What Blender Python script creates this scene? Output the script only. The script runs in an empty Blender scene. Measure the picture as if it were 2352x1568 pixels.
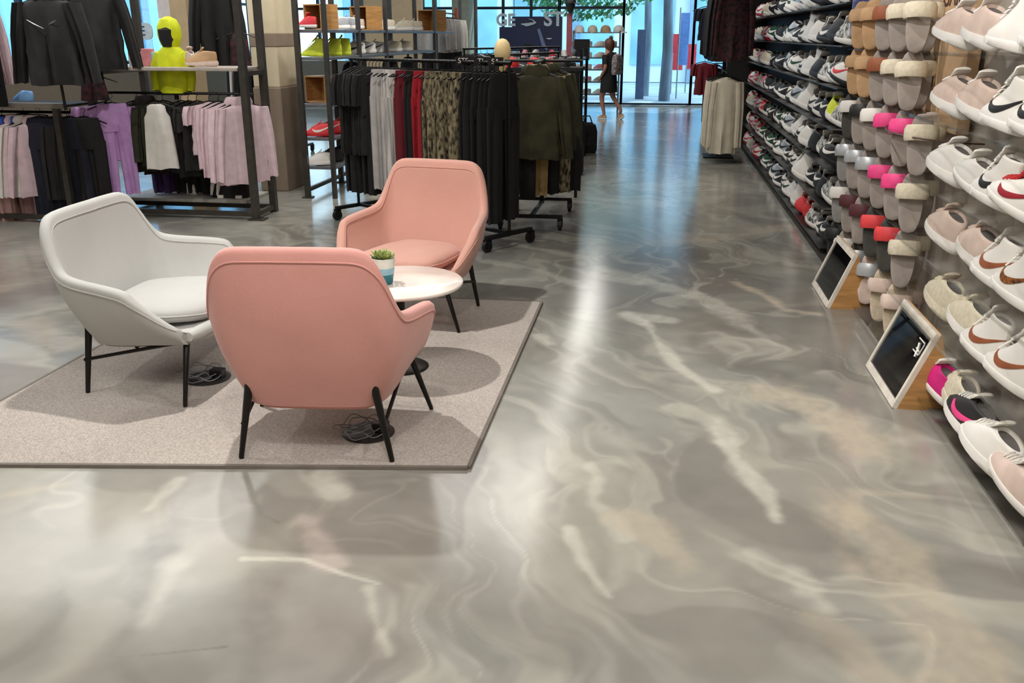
import bpy, math, random
import numpy as np
from mathutils import Vector, Matrix
random.seed(7); rng = np.random.RandomState(7)
SC = bpy.context.scene; COL = SC.collection
R = math.radians

# ------------------------------------------------------------------ camera
HC, PITCH, YAW, FPX = 1.60, R(18.699), R(8.776), 2080.0
cam = bpy.data.objects.new('camera', bpy.data.cameras.new('camera')); COL.objects.link(cam)
cam.location = (0, 0, HC); cam.rotation_euler = (R(90) - PITCH, 0, YAW)
cam.data.sensor_width = 36; cam.data.lens = 36 * FPX / 2352; cam.data.clip_end = 200
SC.camera = cam
SC.view_settings.view_transform = 'Standard'; SC.view_settings.look = 'None'
SC.view_settings.gamma = 1; SC.view_settings.use_curve_mapping = False
SC.view_settings.exposure = 0.12
SC.cycles.max_bounces = 6; SC.cycles.diffuse_bounces = 3; SC.cycles.glossy_bounces = 3
SC.cycles.transmission_bounces = 4; SC.cycles.transparent_max_bounces = 12
SC.cycles.caustics_reflective = False; SC.cycles.caustics_refractive = False
SC.cycles.sample_clamp_indirect = 4.0

# world: pale blue daylight outside the shop windows
w = bpy.data.worlds.new('daylight'); SC.world = w; w.use_nodes = True
bg = w.node_tree.nodes['Background']
bg.inputs[0].default_value = (0.60, 0.83, 1.0, 1); bg.inputs[1].default_value = 3.0

def lamp(kind, name, loc, energy, color=(1, 1, 1), size=1.0, size_y=None, target=None, spot=None, blend=.5, radius=.05):
    d = bpy.data.lights.new(name, kind); d.energy = energy; d.color = color
    if kind == 'AREA':
        d.size = size
        if size_y: d.shape = 'RECTANGLE'; d.size_y = size_y
    elif kind == 'SPOT':
        d.spot_size = R(spot); d.spot_blend = blend; d.shadow_soft_size = radius
    o = bpy.data.objects.new(name, d); COL.objects.link(o); o.location = loc
    if target is not None:
        o.rotation_euler = (Vector(target) - Vector(loc)).to_track_quat('-Z', 'Y').to_euler()
    return o
WARM = (1.0, .976, .935)
# broad fill lights added under the ceiling for soft room light
for (x, y, e) in ((-5.5, 3, 48), (-2.2, .2, 52), (-5.5, 8, 76), (-2.6, 9.5, 76), (-5.5, 14, 76), (-2.2, 17, 76), (0.3, .8, 88)):
    lamp('AREA', 'ceiling_fill_light', (x, y, 3.55), e, WARM, 2.8, 2.8)
# continuous light line above the aisle
lamp('AREA', 'aisle_light_line', (-1.15, 14.0, 3.5), 36, (1, .97, .88), .2, 13.0)
# track spots over the lounge corner and the shoe wall, with added fill
for (p, t, e, s) in (((-2.15, 4.35, 3.4), (-1.8, 3.9, 0), 330, 100), ((-3.6, 3.2, 3.4), (-2.2, 3.8, 0), 70, 60),
                     ((-.6, 1.2, 3.4), (-1.3, 3.6, .5), 105, 46), ((.9, 3.1, 3.3), (-1.0, 3.5, .4), 95, 40)):  # both added as fill to brighten the pink chair's back and arm
    lamp('SPOT', 'track_and_fill_spot', p, e, WARM, target=t, spot=s, blend=.6, radius=.045)
for y in (2.6, 4.2, 5.8):
    lamp('SPOT', 'shelf_spot', (0.0, y - .6, 3.4), 135, (1, .95, .88), target=(1.45, y + .5, .75), spot=72, blend=.8, radius=.06)
for y in (8.2, 10.6, 13.0):
    lamp('SPOT', 'shelf_spot', (0.0, y - .8, 3.4), 85, (1, .95, .88), target=(1.45, y + .4, .8), spot=72, blend=.8, radius=.06)
for (x, y, tx, ty) in ((-3.0, 5.8, -3.9, 7.6), (-4.8, 5.4, -5.0, 7.2), (-1.6, 5.6, -1.9, 7.6), (-2.3, 9.2, -3.5, 10.8), (-.5, 8, -1.1, 9.5), (-3.0, 7.9, -4.0, 9.5)):  # last one added to brighten the cream pillar
    lamp('SPOT', 'display_and_fill_spot', (x, y, 3.4), 95, WARM, target=(tx, ty, .9), spot=70, blend=.8, radius=.06)
sun = lamp('SUN', 'sun', (0, 30, 10), 4.0, (.75, .88, 1), target=(-3, 34, 0)); sun.data.angle = .03
sun.rotation_euler = (R(-38), R(14), 0)

# ------------------------------------------------------------------ pixel -> point on a known plane
def _basis():
    fh = np.array([-math.sin(YAW), math.cos(YAW), 0]); r = np.array([math.cos(YAW), math.sin(YAW), 0])
    f = fh * math.cos(PITCH) + np.array([0, 0, -math.sin(PITCH)]); return r, np.cross(r, f), f
_r, _u, _f = _basis()
def _ray(px, py): return _r * (px - 1176) / FPX + _u * (784 - py) / FPX + _f
def at_z(px, py, z=0.0):
    d = _ray(px, py); t = (z - HC) / d[2]; return Vector((d[0] * t, d[1] * t, z))
def at_y(px, py, y):
    d = _ray(px, py); t = y / d[1]; return Vector((d[0] * t, y, HC + d[2] * t))
def at_x(px, py, x):
    d = _ray(px, py); t = x / d[0]; return Vector((x, d[1] * t, HC + d[2] * t))

# ------------------------------------------------------------------ materials
def lin(c):
    return tuple(((v / 255) / 12.92 if v / 255 <= .04045 else ((v / 255 + .055) / 1.055) ** 2.4) for v in c)
_M = {}
def M(name, rgb, rough=.6, metal=0.0, vary=.10, scale=14, bump=0.0, spec=.5, coat=0.0, rgb2=None, aniso=(1, 1, 1), sheen=0.0):
    if name in _M: return _M[name]
    m = bpy.data.materials.new(name); m.use_nodes = True; nt = m.node_tree; b = nt.nodes['Principled BSDF']
    c = lin(rgb)
    tc = nt.nodes.new('ShaderNodeTexCoord'); mp = nt.nodes.new('ShaderNodeMapping'); mp.inputs['Scale'].default_value = aniso
    nz = nt.nodes.new('ShaderNodeTexNoise'); nz.inputs['Scale'].default_value = scale; nz.inputs['Detail'].default_value = 3
    oi = nt.nodes.new('ShaderNodeObjectInfo'); va = nt.nodes.new('ShaderNodeVectorMath'); vm = nt.nodes.new('ShaderNodeVectorMath'); vm.operation = 'SCALE'; vm.inputs['Scale'].default_value = 7.0
    nt.links.new(oi.outputs['Random'], vm.inputs[0]); nt.links.new(tc.outputs['Object'], va.inputs[0]); nt.links.new(vm.outputs[0], va.inputs[1])
    nt.links.new(va.outputs[0], mp.inputs[0]); nt.links.new(mp.outputs[0], nz.inputs['Vector'])
    rp = nt.nodes.new('ShaderNodeValToRGB'); rp.color_ramp.elements[0].position = .35; rp.color_ramp.elements[1].position = .65
    a = [v * (1 - vary) for v in c]; bb = [min(1, v * (1 + vary)) for v in c] if rgb2 is None else lin(rgb2)
    rp.color_ramp.elements[0].color = (*a, 1); rp.color_ramp.elements[1].color = (*bb, 1)
    nt.links.new(nz.outputs[0], rp.inputs[0]); nt.links.new(rp.outputs[0], b.inputs['Base Color'])
    b.inputs['Roughness'].default_value = rough; b.inputs['Metallic'].default_value = metal
    b.inputs['Specular IOR Level'].default_value = spec; b.inputs['Coat Weight'].default_value = coat
    b.inputs['Sheen Weight'].default_value = sheen
    if bump:
        n2 = nt.nodes.new('ShaderNodeTexNoise'); n2.inputs['Scale'].default_value = scale * 22; n2.inputs['Detail'].default_value = 2
        nt.links.new(mp.outputs[0], n2.inputs['Vector'])
        bp = nt.nodes.new('ShaderNodeBump'); bp.inputs['Strength'].default_value = bump; bp.inputs['Distance'].default_value = .002
        nt.links.new(n2.outputs[0], bp.inputs['Height']); nt.links.new(bp.outputs[0], b.inputs['Normal'])
    _M[name] = m; return m

def clear(name, tint=(1, 1, 1), amount=.1, rough=.05, fres=1.25):
    if name in _M: return _M[name]
    m = bpy.data.materials.new(name); m.use_nodes = True; nt = m.node_tree; nt.nodes.clear()
    out = nt.nodes.new('ShaderNodeOutputMaterial'); mx = nt.nodes.new('ShaderNodeMixShader')
    t = nt.nodes.new('ShaderNodeBsdfTransparent'); t.inputs[0].default_value = (*tint, 1)
    g = nt.nodes.new('ShaderNodeBsdfGlossy'); g.inputs['Roughness'].default_value = rough
    lw = nt.nodes.new('ShaderNodeLayerWeight'); lw.inputs[0].default_value = .25
    fr = nt.nodes.new('ShaderNodeMath'); fr.operation = 'MULTIPLY'; fr.inputs[1].default_value = fres - 1; nt.links.new(lw.outputs['Facing'], fr.inputs[0])
    ad = nt.nodes.new('ShaderNodeMath'); ad.inputs[1].default_value = amount; ad.use_clamp = True
    nt.links.new(fr.outputs[0], ad.inputs[0]); nt.links.new(ad.outputs[0], mx.inputs[0])
    nt.links.new(t.outputs[0], mx.inputs[1]); nt.links.new(g.outputs[0], mx.inputs[2]); nt.links.new(mx.outputs[0], out.inputs[0])
    _M[name] = m; return m

BLACK = M('black_metal', (28, 27, 26), .38, .5)
STEEL = M('dark_steel', (84, 80, 76), .42, .7)
GREYST = M('grey_steel', (128, 130, 134), .4, .6)
WHITE = M('white_leather', (236, 232, 226), .45, vary=.03)
WOOD = M('oak_wood', (186, 138, 84), .5, vary=.18, scale=5, aniso=(1, 1, 9))
ACRYL = clear('clear_acrylic', (.94, .94, .93), .03, .04, 1.2)
GLASS = clear('window_glass', (.95, .98, .98), .02, .02, 1.2)

# ------------------------------------------------------------------ mesh helper
class MB:
    def __init__(s): s.v = []; s.f = []; s.m = []; s.mi = 0
    def add(s, vs, fs):
        o = len(s.v); s.v += [tuple(v) for v in vs]; s.f += [tuple(i + o for i in f) for f in fs]; s.m += [s.mi] * len(fs)
        return s
    def box(s, x0, x1, y0, y1, z0, z1, M4=None):
        vs = [Vector(p) for p in ((x0, y0, z0), (x1, y0, z0), (x1, y1, z0), (x0, y1, z0), (x0, y0, z1), (x1, y0, z1), (x1, y1, z1), (x0, y1, z1))]
        if M4 is not None: vs = [M4 @ v for v in vs]
        return s.add(vs, [(0, 3, 2, 1), (4, 5, 6, 7), (0, 1, 5, 4), (1, 2, 6, 5), (2, 3, 7, 6), (3, 0, 4, 7)])
    def loft(s, rings, cap=True, closed=True):
        n = len(rings[0]); vs = [p for r in rings for p in r]; fs = []
        for k in range(len(rings) - 1):
            for i in range(n if closed else n - 1):
                j = (i + 1) % n; fs.append((k * n + i, k * n + j, (k + 1) * n + j, (k + 1) * n + i))
        if cap and closed:
            fs.append(tuple(range(n - 1, -1, -1))); fs.append(tuple((len(rings) - 1) * n + i for i in range(n)))
        return s.add(vs, fs)
    def tube(s, pts, r, n=8):
        pts = [Vector(p) for p in pts]; rs = r if isinstance(r, (list, tuple)) else [r] * len(pts); rings = []
        up = None
        for i, p in enumerate(pts):
            d = (pts[min(i + 1, len(pts) - 1)] - pts[max(i - 1, 0)]).normalized()
            if up is None:
                up = Vector((0, 0, 1)) if abs(d.z) < .9 else Vector((1, 0, 0))
            a = d.cross(up).normalized(); b = a.cross(d).normalized(); up = b
            rings.append([p + (a * math.cos(2 * math.pi * k / n) + b * math.sin(2 * math.pi * k / n)) * rs[i] for k in range(n)])
        return s.loft(rings)
    def lathe(s, prof, n=24, c=(0, 0, 0)):
        return s.loft([[(c[0] + r * math.cos(2 * math.pi * k / n), c[1] + r * math.sin(2 * math.pi * k / n), c[2] + z) for k in range(n)] for r, z in prof])
    def mesh(s, name, mats, smooth=True, angle=None):
        me = bpy.data.meshes.new(name); me.from_pydata(s.v, [], s.f)
        for m in (mats if isinstance(mats, (list, tuple)) else [mats]): me.materials.append(m)
        me.polygons.foreach_set('material_index', s.m)
        if smooth: me.polygons.foreach_set('use_smooth', [True] * len(s.f))
        me.update(); 
        import bmesh
        b = bmesh.new(); b.from_mesh(me); bmesh.ops.recalc_face_normals(b, faces=b.faces); b.to_mesh(me); b.free()
        if smooth: me.set_sharp_from_angle(angle=R(angle or 40))
        return me
    def build(s, name, mats, parent=None, smooth=True, angle=None, loc=None, rz=0):
        o = bpy.data.objects.new(name, s.mesh(name, mats, smooth, angle)); COL.objects.link(o)
        if parent: o.parent = parent
        if loc is not None: o.location = loc
        o.rotation_euler.z = rz
        return o
def put(name, me, parent=None, loc=(0, 0, 0), rot=(0, 0, 0), scale=1.0, mat=None):
    o = bpy.data.objects.new(name, me); COL.objects.link(o); o.parent = parent; o.location = loc; o.rotation_euler = rot
    o.scale = (scale,) * 3 if not isinstance(scale, tuple) else scale
    if mat is not None:
        o.material_slots[0].link = 'OBJECT'; o.material_slots[0].material = mat
    return o
def tag(o, label, cat, group=None, kind=None):
    o['label'] = label; o['category'] = cat
    if group: o['group'] = group
    if kind: o['kind'] = kind
    return o
def empty(name, loc=(0, 0, 0), rz=0):
    o = bpy.data.objects.new(name, None); COL.objects.link(o); o.location = loc; o.rotation_euler.z = rz; o.empty_display_size = .1; return o
def struct(o): o['kind'] = 'structure'; return o
def bevel(o, w=.004, seg=2):
    m = o.modifiers.new('bevel', 'BEVEL'); m.width = w; m.segments = seg; m.limit_method = 'ANGLE'; return o
def text(name, body, size, mat, parent=None, loc=(0, 0, 0), rot=(0, 0, 0), ext=.001, align='CENTER', bold=0.0):
    c = bpy.data.curves.new(name, 'FONT'); c.body = body; c.size = size; c.extrude = ext; c.offset = bold; c.align_x = align; c.align_y = 'CENTER'
    c.materials.append(mat); o = bpy.data.objects.new(name, c); COL.objects.link(o)
    me = bpy.data.meshes.new_from_object(o); bpy.data.objects.remove(o); o = bpy.data.objects.new(name, me); COL.objects.link(o)
    o.parent = parent; o.location = loc; o.rotation_euler = rot; return o
ORD = ['first', 'second', 'third', 'fourth', 'fifth', 'sixth', 'seventh', 'eighth', 'ninth', 'tenth', 'eleventh', 'twelfth', 'thirteenth',
       'fourteenth', 'fifteenth', 'sixteenth', 'seventeenth', 'eighteenth', 'nineteenth', 'twentieth', 'twenty-first', 'twenty-second',
       'twenty-third', 'twenty-fourth', 'twenty-fifth', 'twenty-sixth', 'twenty-seventh', 'twenty-eighth', 'twenty-ninth', 'thirtieth']

# ------------------------------------------------------------------ FLOOR: polished resin with veins painted per vertex (albedo only)
def vnoise(x, y, seed):
    r = np.random.RandomState(seed); T = r.rand(256, 256)
    xi = np.floor(x).astype(int); yi = np.floor(y).astype(int); fx = x - xi; fy = y - yi
    fx = fx * fx * (3 - 2 * fx); fy = fy * fy * (3 - 2 * fy)
    g = lambda a, b: T[a % 256, b % 256]
    return (g(xi, yi) * (1 - fx) + g(xi + 1, yi) * fx) * (1 - fy) + (g(xi, yi + 1) * (1 - fx) + g(xi + 1, yi + 1) * fx) * fy
def fbm(x, y, seed, o=4):
    s = 0; a = .5; t = 0
    for k in range(o):
        s = s + a * vnoise(x, y, seed + k); t += a; a *= .5
        x, y = (x * .8 - y * .6) * 2.03 + 7.3, (x * .6 + y * .8) * 2.03 + 3.1
    return s / t
def sst(a, b, x):
    t = np.clip((x - a) / (b - a), 0, 1); return t * t * (3 - 2 * t)
def build_floor():
    xs = np.concatenate([np.linspace(-10, -3.2, 90)[:-1], np.linspace(-3.2, 1.7, 480)])
    ys = [-2.0, 0.0, 1.0]; y = 1.4
    while y < 23.2: ys.append(y); y += max(.0085, .0042 * y)
    ys = np.array(ys + [23.3]); X, Y = np.meshgrid(xs, ys)
    wx = (fbm(X * .9, Y * .9, 3) - .5) * 1.5; wy = (fbm(X * .9 + 9, Y * .9 + 4, 13) - .5) * 1.5
    u = (X + wx); v = (Y + wy)
    # directional coordinates: the pours run diagonally
    a = R(-62); p = u * math.cos(a) + v * math.sin(a); q = -u * math.sin(a) + v * math.cos(a); q = q + (fbm(p * 1.3, q * 1.3, 17, 3) - .5) * .9
    n1 = fbm(p * .55, q * 1.5, 21, 5); n2 = fbm(p * 1.1 + 5, q * 3.4, 31, 3); n3 = fbm(X * 1.2, Y * 1.2, 41, 3); n4 = fbm(p * 3, q * 9, 51, 4)
    grey = np.array(lin((146, 145, 138))); dark = np.array(lin((112, 108, 102))); lite = np.array(lin((178, 175, 163)))
    warm = np.array(lin((166, 160, 148))); brown = np.array(lin((124, 117, 109)))
    def mix(c, d, m): return c * (1 - m[..., None]) + d * m[..., None]
    C = np.broadcast_to(grey, X.shape + (3,)).copy()
    C = mix(C, dark, sst(.46, .72, n1) * .75)
    C = mix(C, np.array(lin((158, 157, 148))), sst(.52, .3, n1) * .7)
    C = mix(C, brown, sst(.55, .72, n3) * .45)
    C = mix(C, warm, sst(.50, .28, n3) * .35)
    rid = 1 - np.abs(n2 - .5) * 2
    C = mix(C, lite, sst(.90, .995, rid) * .6 * sst(.4, .6, n4 + .1)); n5 = fbm(p * .8 + 9, q * 2.2 + 3, 61, 5); C = mix(C, lite, sst(.55, .61, n5) * sst(.74, .60, n5) * .6); C = mix(C, dark, sst(.46, .38, n5) * .35)
    C = mix(C, lite, sst(.6, .78, n2) * .45)
    # single strokes seen in the pour: (pixels of a polyline on the floor, half width m, colour, strength)
    L = np.array(lin((206, 203, 190))); Wm = np.array(lin((190, 178, 158))); D = np.array(lin((104, 100, 95))); PK = np.array(lin((196, 184, 176)))
    S = [([(1440, 722), (1490, 750), (1520, 800), (1560, 845), (1640, 895)], .035, L, .9), ([(1440, 722), (1530, 735)], .05, L, .6),
         ([(1560, 935), (1640, 965), (1660, 1010)], .055, L, .85), ([(1660, 1015), (1720, 1085), (1760, 1140), (1785, 1195)], .035, L, .75),
         ([(1800, 905), (1880, 950), (1990, 1020)], .13, Wm, .8), ([(1690, 650), (1760, 680), (1800, 710), (1880, 722)], .05, Wm, .85),
         ([(1350, 1070), (1372, 1100), (1360, 1150), (1400, 1180), (1430, 1235)], .035, L, .6),
         ([(1305, 1215), (1330, 1270), (1345, 1305), (1400, 1370)], .022, L, .85), ([(1430, 1185), (1500, 1230), (1590, 1300)], .07, Wm, .6),
         ([(1720, 1268), (1770, 1310), (1830, 1325), (1870, 1350)], .035, L, .45), ([(1840, 1360), (1875, 1370), (1900, 1400)], .035, L, .45), ([(1870, 1420), (1960, 1480), (2010, 1560)], .05, Wm, .5),
         ([(560, 1282), (700, 1285), (790, 1318), (870, 1340)], .009, L, .9), ([(265, 1510), (380, 1500), (520, 1485)], .008, D, .7),
         ([(740, 1090), (765, 1130)], .045, L, .75), ([(700, 1195), (740, 1240), (760, 1290)], .05, PK, .65), ([(850, 1350), (862, 1420), (895, 1500)], .03, L, .7),
         ([(480, 1090), (400, 1180), (370, 1260)], .055, D, .4), ([(350, 1270), (330, 1380), (260, 1500)], .06, D, .4), ([(640, 1320), (600, 1400), (580, 1560)], .06, D, .35),
         ([(400, 1300), (360, 1380), (330, 1430)], .05, L, .5), ([(560, 1095), (600, 1180), (640, 1200)], .01, D, .5),
         ([(410, 1100), (340, 1170)], .03, L, .4), ([(0, 1140), (60, 1130), (150, 1110)], .04, Wm, .5),
         ([(1960, 1190), (2060, 1290), (2150, 1420), (2250, 1560)], .12, Wm, .6), ([(1960, 1210), (1970, 1130), (2130, 1140)], .03, Wm, .5),
         ([(1380, 615), (1480, 645), (1640, 690), (1700, 740), (1790, 800)], .07, L, .45), ([(1250, 600), (1400, 640), (1460, 650)], .05, L, .45),
         ([(1230, 770), (1260, 790)], .04, L, .6), ([(1600, 780), (1680, 850), (1800, 870)], .06, D, .4), ([(1450, 1020), (1560, 1090)], .06, D, .3),
         ([(1700, 1330), (1800, 1420), (1900, 1460)], .09, brown, .45), ([(1380, 700), (1450, 800), (1600, 950)], .09, D, .3),
         ([(20, 610), (60, 640), (0, 660)], .12, Wm, .5), ([(60, 740), (150, 790)], .1, Wm, .5), ([(1500, 560), (1700, 540), (1800, 520)], .1, Wm, .5),
         ([(1160, 560), (1260, 575), (1330, 590)], .06, L, .5), ([(1120, 600), (1240, 620), (1340, 660)], .05, L, .45)]
    nz = (fbm(X * 5 + 3 * wx, Y * 5, 71, 5) - .5) * 1.3; nz2 = fbm(X * 30, Y * 30 , 81, 3)
    for pts, hw, c, st in S:
        P = [at_z(a_, b_) for a_, b_ in pts]; d = np.full(X.shape, 9.0)
        for A, B in zip(P[:-1], P[1:]):
            dx, dy = B.x - A.x, B.y - A.y; t = np.clip(((X - A.x) * dx + (Y - A.y) * dy) / (dx * dx + dy * dy), 0, 1)
            d = np.minimum(d, np.hypot(X - A.x - t * dx, Y - A.y - t * dy))
        m = sst(hw * 1.5, hw * .2, d + nz * hw * 2.2) * st * (.7 + .6 * (nz2 - .3))
        C = mix(C, c, np.clip(m, 0, 1))
    C = np.clip(C * (.93 + .14 * fbm(X * 14, Y * 14, 91, 3))[..., None], 0, 1)
    ny, nx = X.shape; V = np.stack([X, Y, np.zeros_like(X)], -1).reshape(-1, 3)
    i = (np.arange(ny - 1)[:, None] * nx + np.arange(nx - 1)[None]).ravel()
    F = np.stack([i, i + 1, i + nx + 1, i + nx], -1)
    me = bpy.data.meshes.new('floor'); me.vertices.add(len(V)); me.vertices.foreach_set('co', V.ravel())
    me.loops.add(F.size); me.loops.foreach_set('vertex_index', F.ravel().astype(np.int32)); me.polygons.add(len(F))
    me.polygons.foreach_set('loop_start', np.arange(0, F.size, 4, dtype=np.int32)); me.polygons.foreach_set('loop_total', np.full(len(F), 4, dtype=np.int32))
    me.update(); me.validate()
    ca = me.color_attributes.new('veins', 'FLOAT_COLOR', 'POINT')
    ca.data.foreach_set('color', np.concatenate([C.reshape(-1, 3), np.ones((len(V), 1))], 1).ravel().astype(np.float32))
    m = bpy.data.materials.new('polished_resin_floor'); m.use_nodes = True; nt = m.node_tree; b = nt.nodes['Principled BSDF']
    at = nt.nodes.new('ShaderNodeAttribute'); at.attribute_name = 'veins'; nt.links.new(at.outputs['Color'], b.inputs['Base Color'])
    b.inputs['Roughness'].default_value = .17; b.inputs['Specular IOR Level'].default_value = .55
    tc = nt.nodes.new('ShaderNodeTexCoord'); n = nt.nodes.new('ShaderNodeTexNoise'); n.inputs['Scale'].default_value = 5; n.inputs['Detail'].default_value = 2
    bp = nt.nodes.new('ShaderNodeBump'); bp.inputs['Strength'].default_value = .15; bp.inputs['Distance'].default_value = .003
    nt.links.new(tc.outputs['Object'], n.inputs['Vector']); nt.links.new(n.outputs[0], bp.inputs['Height']); nt.links.new(bp.outputs[0], b.inputs['Normal'])
    me.materials.append(m); o = bpy.data.objects.new('floor', me); COL.objects.link(o); struct(o)
build_floor()

# ------------------------------------------------------------------ SHELL
WALLW = M('taupe_panel', (186, 176, 164), .45, vary=.06, scale=1.2, aniso=(1, 6, .2))
WALLB = M('black_panel', (26, 24, 23), .6)
PLASTER = M('cream_plaster', (208, 194, 164), .8, vary=.03)
PLASTER2 = M('taupe_plaster', (138, 122, 104), .8, vary=.04)
BEIGE = M('beige_board', (176, 154, 122), .7, vary=.04)
struct(MB().box(1.56, 1.7, -2, 6.98, 0, 3.6).build('wall_right', WALLW, smooth=False))
struct(MB().box(1.56, 1.7, 6.98, 23.3, 0, 3.6).build('wall_right_dark', WALLB, smooth=False))
struct(MB().box(1.27, 1.56, -2, 23.2, 0.0, .012).build('trim_1', M('dark_strip', (74, 70, 66), .35, vary=.25, scale=3), smooth=False))  # thin dark strip on the floor along the shoe wall
struct(MB().box(-10, 1.7, -2, 23.3, 3.6, 3.7).build('ceiling', M('ceiling_dark', (120, 116, 110), .8), smooth=False))
struct(MB().box(-10, 1.7, -2.1, -2.0, 0, 3.6).build('wall_back', PLASTER, smooth=False))
struct(MB().box(-10.1, -10, -2, 7, 0, 3.6).build('wall_left', PLASTER, smooth=False))
FRAME = M('window_frame_dark', (38, 46, 58), .4, .4)
def window(idx, p0, p1, n, z1=3.5, rails=(), fr=.035):
    p0 = Vector(p0); p1 = Vector(p1); d = (p1 - p0); L = d.length; ang = math.atan2(d.y, d.x)
    root = empty('window_%d' % idx, p0, ang); root['kind'] = 'structure'
    MB().box(0, L, -.006, .006, .05, z1).build('window_glass', GLASS, root, smooth=False)
    b = MB()
    for k in range(n + 1): x = L * k / n; b.box(x - fr, x + fr, -.05, .05, 0, z1)
    for z in (0.03, z1, *rails): b.box(0, L, -.04, .04, z - .03, z + .03)
    b.build('window_frame', FRAME, root, smooth=False)
struct(MB().box(-10, 1.6, 22.3, 22.7, 0, .02).build('trim_2', M('threshold', (190, 198, 204), .4), smooth=False))
for i, (a, b_) in enumerate(((-10, -4.75), (-4.35, -2.35), (-2.35, -.84), (-.84, .78), (.78, 1.56))):
    window(i + 1, (a, 22.5, 0), (b_, 22.5, 0), 6 if i == 0 else (3 if i == 1 else (1 if i in (2, 3) else 1)), 3.5, (2.2,) if i < 3 else (), fr=.03 if i != 3 else .02)
struct(MB().box(-10, 1.7, 22.4, 22.6, 3.5, 3.6).build('trim_3', FRAME, smooth=False))
window(6, (-10, 22.4, 0), (-10, 7, 0), 9, 3.5, (1.1, 2.3))
struct(MB().box(-9.96, -9.86, 7, 22.4, 0, 1.05).build('wall_blocker_left', PLASTER2, smooth=False)); struct(MB().box(-9.86, -4.76, 22.3, 22.4, 0, 1.0).build('wall_blocker_back', PLASTER2, smooth=False))  # low walls added to hide the bright ground and cut blue light
struct(bevel(MB().box(-4.75, -4.35, 21.7, 22.3, 0, 3.6).build('wall_pier_far', M('pale_plaster', (190, 184, 160), .8), smooth=False)))
# cream and taupe pillar between the racks
b = MB(); b.box(-4.17, -3.88, 9.3, 9.9, 1.08, 3.6); b.mi = 1; b.box(-4.18, -3.87, 9.29, 9.91, 0, 1.08); b.box(-4.175, -3.875, 9.295, 9.905, 1.48, 1.62)
struct(bevel(b.build('wall_pillar', [PLASTER, PLASTER2], smooth=False), .01))
# tall beige boards behind the shelving run
pa = at_y(815, 0, 17.2); pb = at_y(968, 0, 17.2)
struct(MB().box(pa.x, pb.x, 17.2, 17.3, 0, 3.4).build('wall_partition', BEIGE, smooth=False))
pa = at_y(398, 0, 9.8); pb = at_y(436, 0, 9.8)
struct(MB().box(pa.x, pb.x, 9.7, 10.0, 0, 3.6).build('wall_pier_left', BEIGE, smooth=False))

# ------------------------------------------------------------------ OUTSIDE
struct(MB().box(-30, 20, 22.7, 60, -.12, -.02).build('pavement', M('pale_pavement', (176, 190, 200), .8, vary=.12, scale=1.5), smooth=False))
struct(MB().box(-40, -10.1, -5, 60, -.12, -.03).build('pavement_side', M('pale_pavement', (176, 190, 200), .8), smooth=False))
def facade():
    root = empty('office_building', (0, 34, 0)); tag(root, 'pale blue building with tall glass bays across the street', 'building')
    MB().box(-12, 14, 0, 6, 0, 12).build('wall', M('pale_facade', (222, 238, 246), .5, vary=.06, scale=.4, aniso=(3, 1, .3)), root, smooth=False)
    for k in range(12):
        x = -11.5 + 2.1 * k
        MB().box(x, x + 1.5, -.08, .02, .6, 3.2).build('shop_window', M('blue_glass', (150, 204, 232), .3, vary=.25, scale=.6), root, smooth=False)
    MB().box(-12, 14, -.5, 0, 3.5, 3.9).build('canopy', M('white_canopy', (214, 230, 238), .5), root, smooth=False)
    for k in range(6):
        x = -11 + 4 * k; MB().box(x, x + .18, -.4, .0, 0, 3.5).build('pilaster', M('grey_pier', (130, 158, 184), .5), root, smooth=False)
facade()
def sideblock():
    root = empty('street_block', (-19, 0, 0)); tag(root, 'blue glazed building outside the left windows', 'building')
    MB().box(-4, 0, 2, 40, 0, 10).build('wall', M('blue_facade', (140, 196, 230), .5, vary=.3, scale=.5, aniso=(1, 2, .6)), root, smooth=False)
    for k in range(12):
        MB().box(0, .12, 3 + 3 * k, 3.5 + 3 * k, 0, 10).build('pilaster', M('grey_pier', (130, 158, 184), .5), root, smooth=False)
sideblock()
def tree(x, y, h, r, crown, label, seed):
    root = empty('street_tree', (x, y, -.02)); tag(root, label, 'tree', 'street trees outside the shop front')
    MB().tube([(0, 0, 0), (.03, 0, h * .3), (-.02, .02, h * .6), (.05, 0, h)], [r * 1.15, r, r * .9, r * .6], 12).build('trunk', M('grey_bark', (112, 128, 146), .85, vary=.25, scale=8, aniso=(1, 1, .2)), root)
    rr = np.random.RandomState(seed); b = MB()
    for k in range(crown[4]):
        d = rr.normal(size=3); d /= np.linalg.norm(d); q = rr.rand() ** .33
        c = Vector((crown[0] + d[0] * crown[3] * q, d[1] * crown[3] * q * .8 + crown[1], crown[2] + d[2] * crown[3] * q * .5))
        s = .05 + .06 * rr.rand(); n = Vector(rr.normal(size=3)).normalized(); t = n.orthogonal().normalized() * s; u_ = n.cross(t).normalized() * s * .5
        b.add([c - t, c + u_ + n * .01, c + t, c - u_ - n * .01], [(0, 1, 2, 3)])
    b.build('crown', M('leaf_green', (70, 140, 84), .6, vary=.35, scale=2), root, smooth=False)
    b2 = MB()
    for k in range(5):
        a = rr.rand() * 6.28; b2.tube([(0, 0, h * .75), (crown[0] * .5 + math.cos(a) * .4, math.sin(a) * .4, h * .9), (crown[0] + math.cos(a) * .8, math.sin(a) * .8, crown[2])], [.05, .035, .012], 6)
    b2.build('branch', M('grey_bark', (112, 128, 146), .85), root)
t1 = at_y(1537, 0, 24.5); tree(t1.x, 24.5, 4.2, .13, (-2.1, .6, 2.9, 1.9, 2400), 'street tree with a grey trunk right of centre outside the window', 1)
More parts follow.
